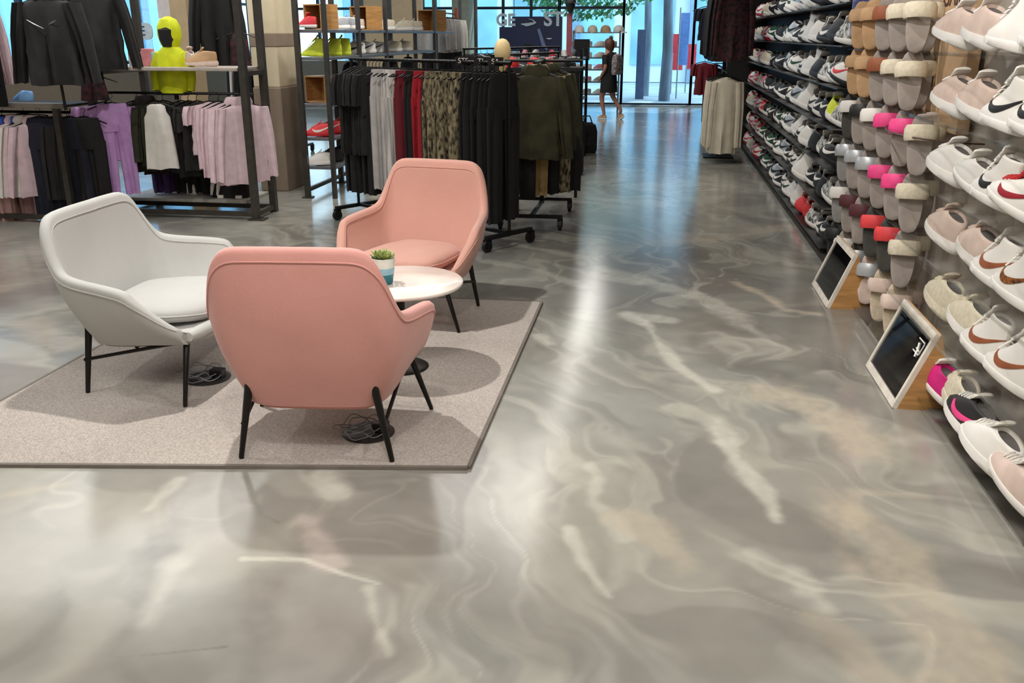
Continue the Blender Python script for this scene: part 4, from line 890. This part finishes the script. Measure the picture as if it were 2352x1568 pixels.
for k, y in enumerate((9.9, 10.2, 11.7, 12.6, 13.1)): shoe('chunky', (XB + .06, y, 1.652), R(110), 'silver' if k < 2 else 'cream', 'white', None, '%s trainer on the top steel shelf, %s from the near end' % ('silver' if k < 2 else 'cream', ORD[k]), 'trainers on the top steel shelf', 4)
for k, y in enumerate((9.08, 9.38, 9.70)): shoe('chunky', (XB + .10, y, .612), R(105), 'coral', 'red', 'white', 'bright red trainer on the knee high steel shelf, %s from the near end' % ORD[k], 'red trainers on the steel shelving', 5, lace='coral')
for k, (y, c_) in enumerate(((9.08, 'white'), (9.38, 'black'), (9.70, 'navy'))): shoe('chunky', (XB + .08, y, .322), R(105), c_, 'white' if c_ == 'white' else 'black', None, '%s trainer on the lowest steel shelf' % c_, 'trainers on the lowest steel shelf', 5, lace=c_)
for k, (y, c_) in enumerate(((9.2, 'sky'), (9.5, 'navy'), (9.85, 'white'), (10.5, 'black'))):
    o = empty('folded_stack', (XB - .05, y, .942 if k > 1 else .942)); 
    o.location.z = .942 if k > 1 else .942
    o.location.y = y + (1.0 if k < 2 else 1.2)
    tag(o, '%s folded clothes on the waist high steel shelf' % {'sky': 'light blue', 'navy': 'navy', 'white': 'white', 'black': 'black'}[c_], 'folded clothes', 'folded clothes on the steel shelving')
    for j in range(3): bevel(MB().box(-.13, .13, -.12, .12, .001 + j * .035, .034 + j * .035).build('folded_garment', G[c_], o, smooth=False), .012, 3)
for k, (y, c_) in enumerate(((9.55, 'navy'), (11.8, 'charcoal'), (12.7, 'charcoal'))):
    o = empty('backpack', (XB - .1, y, .942 if k == 0 else .942)); o.location = (XB - .06, (10.25, 11.8, 12.7)[k], (.942))
    tag(o, '%s backpack on the steel shelving, %s from the near end' % (c_ if c_ == 'navy' else 'grey', ORD[k]), 'backpack', 'backpacks on the steel shelving')
    MB().loft([[(math.copysign(abs(math.cos(t)) ** .5, math.cos(t)) * .09 * q, math.copysign(abs(math.sin(t)) ** .5, math.sin(t)) * .14 * q, z) for t in np.linspace(0, 6.283, 25)[:-1]] for q, z in ((.9, 0), (1, .04), (1, .26), (.8, .34), (.4, .37))]).build('bag_body', G[c_], o)
    MB().tube([(0, -.04, .36), (0, -.03, .40), (0, .03, .40), (0, .04, .36)], .008, 6).build('carry_handle', G['black'], o); MB().box(.08, .105, -.09, .09, .04, .17).build('pocket', G[c_], o, smooth=False)
for k in range(10):
    garment('long', (-3.62, 15.0 + .17 * k, 1.945), R(random.uniform(-20, 20)), G['grey' if k < 7 else 'white'], 'pale top on the far rail of the steel shelving, %s from the near end' % ORD[k], 'pale tops on the far shelving rail', .46, .55, .06, k % 3)
for k in range(10):
    garment('pants', (-3.62, 15.0 + .17 * k, 1.42), R(random.uniform(-20, 20)), G['black'], 'black trousers below the pale tops, %s from the near end' % ORD[k], 'black trousers on the far shelving', .36, .55, .06, k % 3)
tag(MB().box(-3.62, -3.58, 16.75, 17.1, 1.6, 2.05).build('poster', M('orange_print', (150, 62, 34), .5, vary=.3, scale=9), smooth=False), 'orange-brown picture panel at the far end of the shelving', 'poster')

# racks seen behind the pillar
rk4, dv4, L4, ang4 = rolling_rack((-5.9, 12.5, 0), (-4.9, 12.5, 0), 1.30, 'black rolling rack behind the cream pillar')
for k in range(13):
    col = ['black', 'white', 'black', 'grey', 'black', 'sky'][k % 6]
    garment('long', (-5.85 + .075 * k, 12.5, 1.295), R(90 + random.uniform(-15, 15)), G[col], '%s top on the rack behind the cream pillar, %s from left' % ('light blue' if col == 'sky' else col, ORD[k]), 'tops on the rack behind the pillar', .46, .8, .06, k % 3)

# --- left gondola rack
def gondola():
    root = empty('garment_gondola', (0, 0, 0)); tag(root, 'tall dark steel frame rack with rails and a top board, left side', 'clothes rack')
    b = lambda nm, *q, m=STEEL: MB().box(*q).build(nm, m, root, smooth=False)
    for x in (-3.56, -5.02):
        for y in ((7.75, 8.16) if x > -4 else (7.75, 8.65)): b('post', x - .03, x + .03, y - .03, y + .03, 0, 2.7)
    b('foot_plate', -3.62, -3.47, 7.69, 7.81, 0, .012)
    for y in (7.75, 8.16): b('base_rail', -5.02, -3.56, y - .02, y + .02, .03, .07)
    for x, y1 in ((-3.56, 8.16), (-5.02, 8.62)): b('side_rail', x - .02, x + .02, 7.78, y1, .03, .07); b('side_rail', x - .02, x + .02, 7.78, y1, 1.26, 1.30)
    bevel(MB().box(-5.04, -3.60, 7.72, 8.2, 1.30, 1.33).build('top_board', M('board_grey', (176, 166, 156), .5), root, smooth=False), .006)
    bevel(MB().box(-5.0, -3.75, 7.98, 8.50, .10, .13).build('bottom_shelf', M('board_pale', (172, 168, 160), .5), root, smooth=False), .004)
    MB().tube([(-5.02, 7.92, 1.10), (-3.56, 7.92, 1.10)], .012, 8).build('hanging_rail', BLACK, root)
    MB().tube([(-5.02, 8.5, 1.95), (-3.75, 8.5, 1.95)], .012, 8).build('hanging_rail', BLACK, root)
gondola()
gl = [('tee', 'lilac', .50, .46, -4.84), ('pants', 'lilac', .80, .30, -4.76), ('tee', 'charcoal', .62, .44, -4.70), ('hoodie', 'charcoal', .62, .44, -4.61), ('long', 'forest', .56, .46, -4.52), ('long', 'forest', .6, .46, -4.44), ('tank', 'white', .56, .30, -4.34), ('tee', 'black', .60, .42, -4.26),
      ('long', 'black', .66, .42, -4.19), ('tee', 'charcoal', .6, .42, -4.11), ('tee', 'rose', .46, .40, -3.99), ('long', 'rose', .62, .42, -3.90), ('long', 'rose', .70, .46, -3.82), ('hoodie', 'rose', .72, .50, -3.74), ('hoodie', 'rose', .72, .48, -3.68)]
for k, (kind, col, h, w_, x) in enumerate(gl):
    nm = {'rose': 'pale pink', 'forest': 'dark green', 'charcoal': 'charcoal'}.get(col, col); kn = {'tee': 't-shirt', 'long': 'long sleeve top', 'tank': 'vest', 'pants': 'trousers', 'hoodie': 'hoodie'}[kind]
    garment(kind, (x, 7.92 if col not in ('white', 'lilac') else 7.62, 1.095), R((66 if 'rose' != col else 56) - (40 if col in ('white', 'lilac') else 0) + random.uniform(-8, 8)), G[col], '%s %s on the left frame rack, %s hanger from the left' % (nm, kn, ORD[k]), 'clothes on the left frame rack', w_, h, .075, k % 3)
for k in range(5):
    garment('pants', (-4.72 + .13 * k, 8.3, .72), R(70 + random.uniform(-14, 14)), G[['purple', 'purple', 'black', 'charcoal', 'black'][k]], '%s leggings hanging low at the back of the left frame rack, %s from left' % (['purple', 'purple', 'black', 'charcoal', 'black'][k], ORD[k]), 'leggings at the back of the left frame rack', .34, .5, .07, k % 3)
tag(put('red_printed_top', garment_mesh('tank', .3, .26, .1, 3), None, (-4.60, 8.0, .62), (0, 0, R(30)), 1, G['floral']), 'small red and white printed top peeking out under the dark tops', 'clothes')
# items on the top board
def kid_bust():
    o = empty('child_mannequin', (-4.33, 7.98, 1.04)); tag(o, 'lime yellow hooded jacket on a small mannequin above the left rack', 'mannequin')
    n = 28
    def rg(z, a, d, cy=0): return [(a * math.cos(t), cy + d * math.sin(t) * (1 + .06 * math.sin(6 * t)), z) for t in np.linspace(0, 2 * math.pi, n + 1)[:-1]]
    MB().loft([rg(.06, .145, .10), rg(.2, .15, .10), rg(.34, .145, .10), rg(.42, .12, .085), rg(.46, .07, .07)]).build('jacket_body', G['lime'], o)
    hd = MB(); hd.loft([rg(.44, .06, .06), rg(.48, .085, .08), rg(.56, .105, .10), rg(.63, .10, .10), rg(.69, .07, .075), rg(.715, .02, .02)]); hd.build('hood', G['lime'], o)
    MB().lathe([(.05, .46), (.075, .52), (.08, .6), (.03, .66)], 18, (0, -.035, 0)).build('face_form', G['black'], o)
    for s_ in (-1, 1): MB().tube([(s_ * .11, 0, .40), (s_ * .165, 0, .30), (s_ * .175, -.02, .18), (s_ * .165, -.04, .08)], [.045, .045, .04, .035], 12).build('sleeve', G['lime'], o)
    MB().tube([(0, 0, .06), (0, 0, -.0)], .02, 8).build('stand', BLACK, o); MB().box(-.14, .14, -.1, .1, .045, .06).build('base', BLACK, o, smooth=False)
kb = kid_bust()
MB()
for k, (x, c_, u, kd) in enumerate(((-4.07, 'blush', 'pink', 'low'), (-3.84, 'tan', 'blush', 'chunky'))):
    shoe(kd, (x, 7.86, 1.334), R(40 + 60 * k), c_, u, None, ['pink and peach running shoe on the top board of the left rack', 'peach slipper shoe at the right end of the top board'][k], 'shoes on the top board', 5, tilt=R(12 if k == 0 else 0))
for k, (x, c_) in enumerate(((-4.72, 'white'), (-4.60, 'pink'), (-4.52, 'sky'))):
    o = tag(bevel(MB().box(-.05, .05, -.05, .05, 0, .12 + .03 * (k == 1)).build('gift_box', [C['white'], C['pink'], M('pale_box', (180, 214, 226), .5)][k], smooth=False, loc=(x, 8.05, 1.331), rz=R(20 * k))), ['small white box on the left top board', 'small pink box on the left top board', 'small pale blue box on the left top board'][k], 'box', 'small boxes on the top board')
# black tall dress / jacket at the back rail
garment('jacket', (-4.12, 8.5, 2.10), R(30), G['black'], 'long black jacket on the high back rail behind the peach shoes', None, .36, .74, .16, 1)
garment('tank', (at_y(549, 100, 8.5).x, 8.5, 1.68), R(20), G['floral'], 'dark patterned vest beside the right post of the left rack', None, .22, .30, .08, 2)
ph = empty('logo_banner', (at_y(530, 50, 8.72).x, 8.72, 1.45)); tag(ph, 'narrow beige banner with two dark red rings beside the rack post', 'banner')
MB().box(-.07, .07, 0, .01, 0, .7).build('banner_sheet', BEIGE, ph, smooth=False)
for z in (.12, .42): MB().tube([(.05 * math.cos(t), -.006, z + .08 * math.sin(t)) for t in np.linspace(0, 6.283, 21)], .008, 5).build('ring_mark', M('ring_red', (140, 50, 60), .5), ph)
# things on the floor shelf
shoe('low', (-4.35, 8.2, .132), R(70), 'white', 'white', None, 'white trainer on the bottom shelf of the left rack, nearer', 'white trainers on the bottom shelf', 6)
shoe('low', (-4.22, 8.34, .132), R(62), 'white', 'white', None, 'white trainer on the bottom shelf of the left rack, farther', 'white trainers on the bottom shelf', 6)
o = empty('sports_bag', (-3.98, 8.18, .132)); tag(o, 'black sports bag with white stripes on the bottom shelf', 'bag')
MB().loft([[(math.copysign(abs(math.cos(t)) ** .6, math.cos(t)) * .2 * q, math.copysign(abs(math.sin(t)) ** .6, math.sin(t)) * .12 * q, z) for t in np.linspace(0, 6.283, 31)[:-1]] for q, z in ((.92, 0), (1, .05), (.97, .15), (.75, .26), (.35, .32))]).build('bag_body', G['black'], o)
for x, a in ((-.15, .5), (-.09, .3)): MB().tube([(x, -.125, .03), (x + .02, -.128, .12), (x + .06, -.10, .22)], [.012, .02, .012], 8).build('white_stripe', C['white'], o)
for x in (-.06, .12): bevel(MB().box(x - .03, x + .03, -.135, -.11, .0, .03).build('sole_block', C['white'], o, smooth=False), .004)

# --- far left rack (nearer the camera), with big jackets above
def leftrack():
    root = empty('garment_gondola', (0, 0, 0)); tag(root, 'low dark rack with grey rail at the far left frame edge', 'clothes rack')
    bevel(MB().box(-7.0, -5.02, 7.30, 7.36, 1.0, 1.045).build('front_bar', M('bar_grey', (128, 122, 114), .45, .3), root, smooth=False), .004)
    MB().box(-7.0, -5.1, 7.36, 7.95, 1.0, 1.02).build('tray', G['black'], root, smooth=False)
    MB().tube([(-7.0, 7.55, .95), (-5.0, 7.55, .95)], .012, 8).build('hanging_rail', BLACK, root)
    for x in (-6.95, -5.10):
        for y in (7.33, 7.95): MB().box(x - .025, x + .025, y - .025, y + .025, 0, 1.0).build('post', STEEL, root, smooth=False)
    MB().box(-7.0, -5.1, 7.32, 7.36, .03, .07).build('base_rail', STEEL, root, smooth=False)
leftrack()
for k in range(4): garment('pants', (-6.06 + .10 * k, 7.5, .98), R(70 + random.uniform(-8, 8)), G['pink'], 'dusty pink trousers at the left frame edge, %s from left' % ORD[k], 'dusty pink trousers on the far left rack', .36, .92, .1, k % 3)
for k in range(3): garment('jacket', (-5.62 + .09 * k, 7.5, .95), R(60 + random.uniform(-8, 8)), G['rose' if k != 1 else 'white'], '%s windbreaker on the far left rack, %s from left' % ('pale pink' if k != 1 else 'white', ORD[k]), 'windbreakers on the far left rack', .46, .66, .10, k % 3)
garment('tee', (-5.56, 7.52, 1.0), R(35), G['blue'], 'bright blue top among the pink windbreakers', None, .3, .2, .1, 1)
for k in range(4): garment('pants', (-5.36 + .13 * k, 7.45 + .02 * k, .98), R(8 + random.uniform(-5, 5)), G['navy' if k < 3 else 'black'], 'wide %s trousers on the far left rack, %s from left' % ('navy' if k < 3 else 'black', ORD[k]), 'wide dark trousers on the far left rack', .32, .90, .10, k % 3)
for k in range(3): garment('long', (-5.26 + .05 * k, 7.62, .96), R(78), G['black' if k else 'charcoal'], '%s long top at the right end of the far left rack, %s from left' % ('black' if k else 'charcoal', ORD[k]), 'long tops at the right end of the far left rack', .44, .75, .08, k % 3)
def big_jacket(x, y, z, rz, w_, h, label, col, mark=False):
    o = garment('jacket', (x, y, z), rz, G[col], label, 'jackets displayed above the far left rack', w_, h, .22, 1 if mark else 2)
    MB().tube([(0, .03, -h * .9), (0, .05, 1.02 - o.location.z)], .012, 8).build('stand_pole', BLACK, o)
    if mark:
        MB().tube([(-.12, -.125, -.17), (-.07, -.128, -.20), (.0, -.128, -.235)], [.0015, .005, .003], 6).build('chest_stripe', M('reflective', (150, 150, 150), .3, .5), o)
        MB().tube([(.04, -.126, -.205), (.07, -.127, -.19), (.10, -.126, -.175)], [.001, .005, .001], 6).build('chest_mark', M('reflective', (150, 150, 150), .3, .5), o)
big_jacket(-4.74, 6.9, 1.95, R(12), .44, .66, 'black hooded jacket with thin chest stripe, large, upper left', 'charcoal', True)
big_jacket(-4.80, 7.6, 2.02, R(30), .46, .64, 'second black jacket behind the striped one, upper left', 'charcoal')
for k in range(2): garment('hoodie', (-5.72 - .12 * k, 7.2, 1.95), R(60), G['rose' if k == 0 else 'pink'], '%s hoodie at the upper left frame edge' % ('pale pink' if k == 0 else 'dusty pink'), 'pink hoodies at the upper left edge', .5, .72, .14, k)
hr = empty('wall_rail', (0, 0, 0)); tag(hr, 'high black clothes rail on a post at the upper left edge', 'clothes rail')
MB().tube([(-7.0, 7.2, 1.95), (-5.5, 7.2, 1.95)], .012, 8).build('rail', BLACK, hr); MB().box(-5.52, -5.47, 7.17, 7.23, 1.02, 2.0).build('post', BLACK, hr, smooth=False)
garment('tank', (-4.83, 7.5, 1.33), R(20), G['floral'], 'small dark red printed top under the black jackets', None, .26, .20, .12, 1)
tag(put('sneaker', SM['low']['upper'], None, (-5.42, 7.5, 1.022), (0, 0, R(70)), 1.0, G['sky']), 'light blue shoe on the tray under the black jackets', 'shoe')
# windows posters and round sign behind the left rack
for k, (x0, y0, x1, y1, c_, lab) in enumerate(((224, -30, 285, 38, 'white', 'white poster with soft print hanging in the left window'), (356, -30, 394, 42, 'white', 'narrow white poster hanging in the left window'))):
    a = at_y(x0, y0, 10.6); c2 = at_y(x1, y1, 10.6)
    o = tag(MB().box(0, c2.x - a.x, 0, .01, 0, a.z - c2.z).build('hanging_poster', M('poster_white', (236, 226, 222), .6, vary=.08, scale=7), smooth=False, loc=(a.x, 10.6, c2.z)), lab, 'poster', 'posters in the left window')
a = at_y(327, 72, 11.0); o = empty('round_sign', (a.x, 11.0, a.z)); tag(o, 'rounded white sign with a blue letter E in the left window', 'sign')
MB().loft([[(math.copysign(abs(math.cos(t)) ** .6, math.cos(t)) * .13, y, math.copysign(abs(math.sin(t)) ** .6, math.sin(t)) * .10) for t in np.linspace(0, 6.283, 25)[:-1]] for y in (0, .02)]).build('sign_plate', SW, o, smooth=False)
text('lettering', 'E', .16, M('letter_blue', (30, 90, 150), .5), o, (0, -.003, 0), (R(90), 0, 0), .002)
MB().tube([(0, .01, .1), (0, .01, 3.6 - a.z)], .005, 5).build('hanging_wire', GREYST, o)

# --- right side clothes wall beyond the shoes
rr = empty('wall_rack', (1.0, 12.2, 0)); tag(rr, 'black wall rack with cream clothes at the end of the shoe wall', 'clothes rack')
# stands in front of the dark bay's far end
for y in (14.65, 17.2): MB().box(.15, .19, y - .02 - 12.2 + 0, y + .02 - 12.2, 0, 2.6).build('post', BLACK, rr, smooth=False)
MB().box(.15, .53, 2.45, 5.0, 0, .08).build('plinth', BLACK, rr, smooth=False)
for z in (1.12, 2.1): MB().tube([(-.02, 2.5, z), (-.02, 5.0, z)], .012, 8).build('rail', BLACK, rr); [MB().tube([(.17, y, z), (-.02, y, z)], .01, 6).build('bracket', BLACK, rr) for y in (2.5, 5.0)]
for k in range(9): garment('long', (.86 + random.uniform(-.03, .03), 12.2 + .07 * k, 1.16), R(random.uniform(-12, 12)), G['cream'], 'cream knit top at the near end of the far clothes wall, %s from the front' % ORD[k], 'cream knit tops by the aisle', .33, .95, .07, k % 3)
st = empty('front_stand', (.87, 12.5, 0)); tag(st, 'black stand holding the cream tops by the aisle', 'clothes rack')
MB().tube([(0, -.4, 1.15), (0, .5, 1.15)], .012, 8).build('arm', BLACK, st); MB().box(-.015, .015, .48, .52, 0, 2.25).build('post', BLACK, st, smooth=False); MB().box(-.2, .2, .3, .7, 0, .02).build('base', BLACK, st, smooth=False)
MB().tube([(0, -.3, 2.2), (0, .5, 2.2)], .012, 8).build('arm', BLACK, st)
for k in range(8): garment('long', (.88 + random.uniform(-.04, .04), 12.25 + .08 * k, 2.2), R(random.uniform(-15, 15)), G[['floral', 'black', 'charcoal'][k % 3]], '%s top on the upper arm above the cream tops, %s from the front' % (['dark printed', 'black', 'charcoal'][k % 3], ORD[k]), 'dark tops above the cream ones', .42, .85, .09, k % 3)
for k in range(12): garment('long', (.98, 14.75 + .18 * k, 2.1), R(90 + random.uniform(60, 100)), G[['black', 'charcoal', 'floral', 'black'][k % 4]], '%s top on the far upper wall rail, %s from the front' % (['black', 'charcoal', 'dark printed', 'black'][k % 4], ORD[k]), 'dark tops on the far upper wall rail', .46, .8, .07, k % 3)
for k in range(12): garment('pants', (.98, 14.75 + .18 * k, 1.12), R(random.uniform(-20, 20)), G['black'], 'black trousers on the far lower wall rail, %s from the front' % ORD[k], 'black trousers on the far lower wall rail', .38, .9, .07, k % 3)
for k, (px, py, z, kind, col, nm) in enumerate(((1600, 10, 1.86, 'tee', 'navy', 'navy and red jersey'), (1600, 140, 1.2, 'tee', 'wine', 'dark red jersey'))):
    o = garment(kind, (.62, 13.0, [2.02, 1.32][k]), R(10), G[col], '%s hanging out from the clothes wall toward the aisle, %s' % (nm, ['upper', 'lower'][k]), 'jerseys hanging out toward the aisle', .26, .42, .1, k)
    MB().tube([(.0, 0, .065), (.22, .02, .065)], .008, 6).build('hook_arm', BLACK, o)
    if k == 0: MB().box(-.03, .03, -.064, -.05, -.36, -.1).build('red_panel', G['red'], o, smooth=False)
# black fixture body closing the end of the shoe bay
tag(bevel(MB().box(1.02, 1.56, 14.5, 14.56, .0, 3.3).build('end_panel', M('end_black', (16, 15, 18), .6), smooth=False)), 'tall black end panel closing the dark shoe bay', 'panel')

# ------------------------------------------------------------------ PERSON walking away at the aisle end
def person():
    P = Vector((-.95, 18.7, 0)); root = empty('person', P, R(58)); tag(root, 'person walking left by the window in a dark outfit with a patterned backpack', 'person')
    SK = M('skin', (176, 122, 98), .6, vary=.05)
    def skin(nm, V, E, rad, mat, sub=2, rootv=0):
        me = bpy.data.meshes.new(nm); me.from_pydata(V, E, []); me.materials.append(mat); o = bpy.data.objects.new(nm, me); COL.objects.link(o); o.parent = root
        m = o.modifiers.new('skin', 'SKIN'); 
        for i_, r_ in enumerate(rad): me.skin_vertices[0].data[i_].radius = (r_, r_) if not isinstance(r_, tuple) else r_
        me.skin_vertices[0].data[rootv].use_root = True; m.use_smooth_shade = True
        s = o.modifiers.new('sub', 'SUBSURF'); s.levels = s.render_levels = sub; return o
    # pelvis, spine, neck, head, legs, arms (facing +Y, mid stride)
    V = [(0, 0, .80), (0, .0, .95), (0, .01, 1.12), (0, .0, 1.24), (0, .02, 1.30), (0, .04, 1.40), (0, .04, 1.46),
         (-.08, 0, .76), (-.09, .10, .42), (-.09, .02, .08), (-.09, .10, .03), (.08, 0, .76), (.09, -.04, .44), (.09, -.26, .18), (.09, -.22, .08),
         (-.14, 0, 1.20), (-.20, -.05, .98), (-.18, .08, .80), (.14, 0, 1.20), (.20, .06, .98), (.16, .20, .86), (-.18, .12, .74), (.14, .25, .83)]
    E = [(0, 1), (1, 2), (2, 3), (3, 4), (4, 5), (5, 6), (0, 7), (7, 8), (8, 9), (9, 10), (0, 11), (11, 12), (12, 13), (13, 14), (3, 15), (15, 16), (16, 17), (17, 21), (3, 18), (18, 19), (19, 20), (20, 22)]
    rad = [.12, .105, .12, .10, .045, .085, .07, .085, .052, .032, .03, .085, .052, .032, .03, .05, .036, .026, .05, .036, .026, .028, .028]
    skin('body', V, E, rad, SK)
    o = MB(); n = 24
    rg = lambda z, a, d, cy=0: [(a * math.cos(t), cy + d * math.sin(t) * (1 + .05 * math.sin(5 * t)), z) for t in np.linspace(0, 2 * math.pi, n + 1)[:-1]]
    o.loft([rg(.52, .19, .16), rg(.62, .185, .16), rg(.82, .165, .15), rg(.98, .14, .125), rg(1.14, .165, .13), rg(1.24, .15, .11), rg(1.275, .07, .07)]); o.build('dress', G['black'], root)
    for s_, q in ((-1, [(-.14, 0, 1.21), (-.19, -.03, 1.06)]), (1, [(.14, 0, 1.21), (.19, .03, 1.06)])): MB().tube(q, [.068, .055], 12).build('sleeve', G['black'], root)
    h = MB(); h.loft([rg(1.30, .05, .04, -.03), rg(1.36, .085, .085, .0), rg(1.43, .095, .10, .01), rg(1.49, .088, .095, .015), rg(1.53, .05, .055, .02), rg(1.54, .01, .01, .02)]); h.build('hair', M('hair_brown', (96, 56, 40), .6, vary=.2), root)
    MB().lathe([(.01, 0), (.035, .012), (.042, .04), (.03, .065), (.01, .075)], 16, (0, -.02, 1.51)).build('hair_bun', M('hair_brown', (96, 56, 40), .6), root)
    b = MB(); b.loft([[(math.copysign(abs(math.cos(t)) ** .5, math.cos(t)) * .13 * q, -.19 + math.copysign(abs(math.sin(t)) ** .5, math.sin(t)) * .07 * q, z) for t in np.linspace(0, 6.283, 25)[:-1]] for q, z in ((.85, .86), (1, .90), (1, 1.12), (.8, 1.22), (.3, 1.25))]); b.build('backpack', M('pack_pattern', (90, 82, 70), .8, scale=30, rgb2=(180, 170, 176), vary=.3), root)
    for x, y, z, rx in ((-.09, .06, .0, 0), (.09, -.25, .06, -35)):
        put('shoe', SM['low']['upper'], root, (x, y - .10, z), (R(rx), 0, 0), .8, C['tan']); put('shoe_sole', SM['low']['sole'], root, (x, y - .10, z), (R(rx), 0, 0), .8, C['white'])
person()
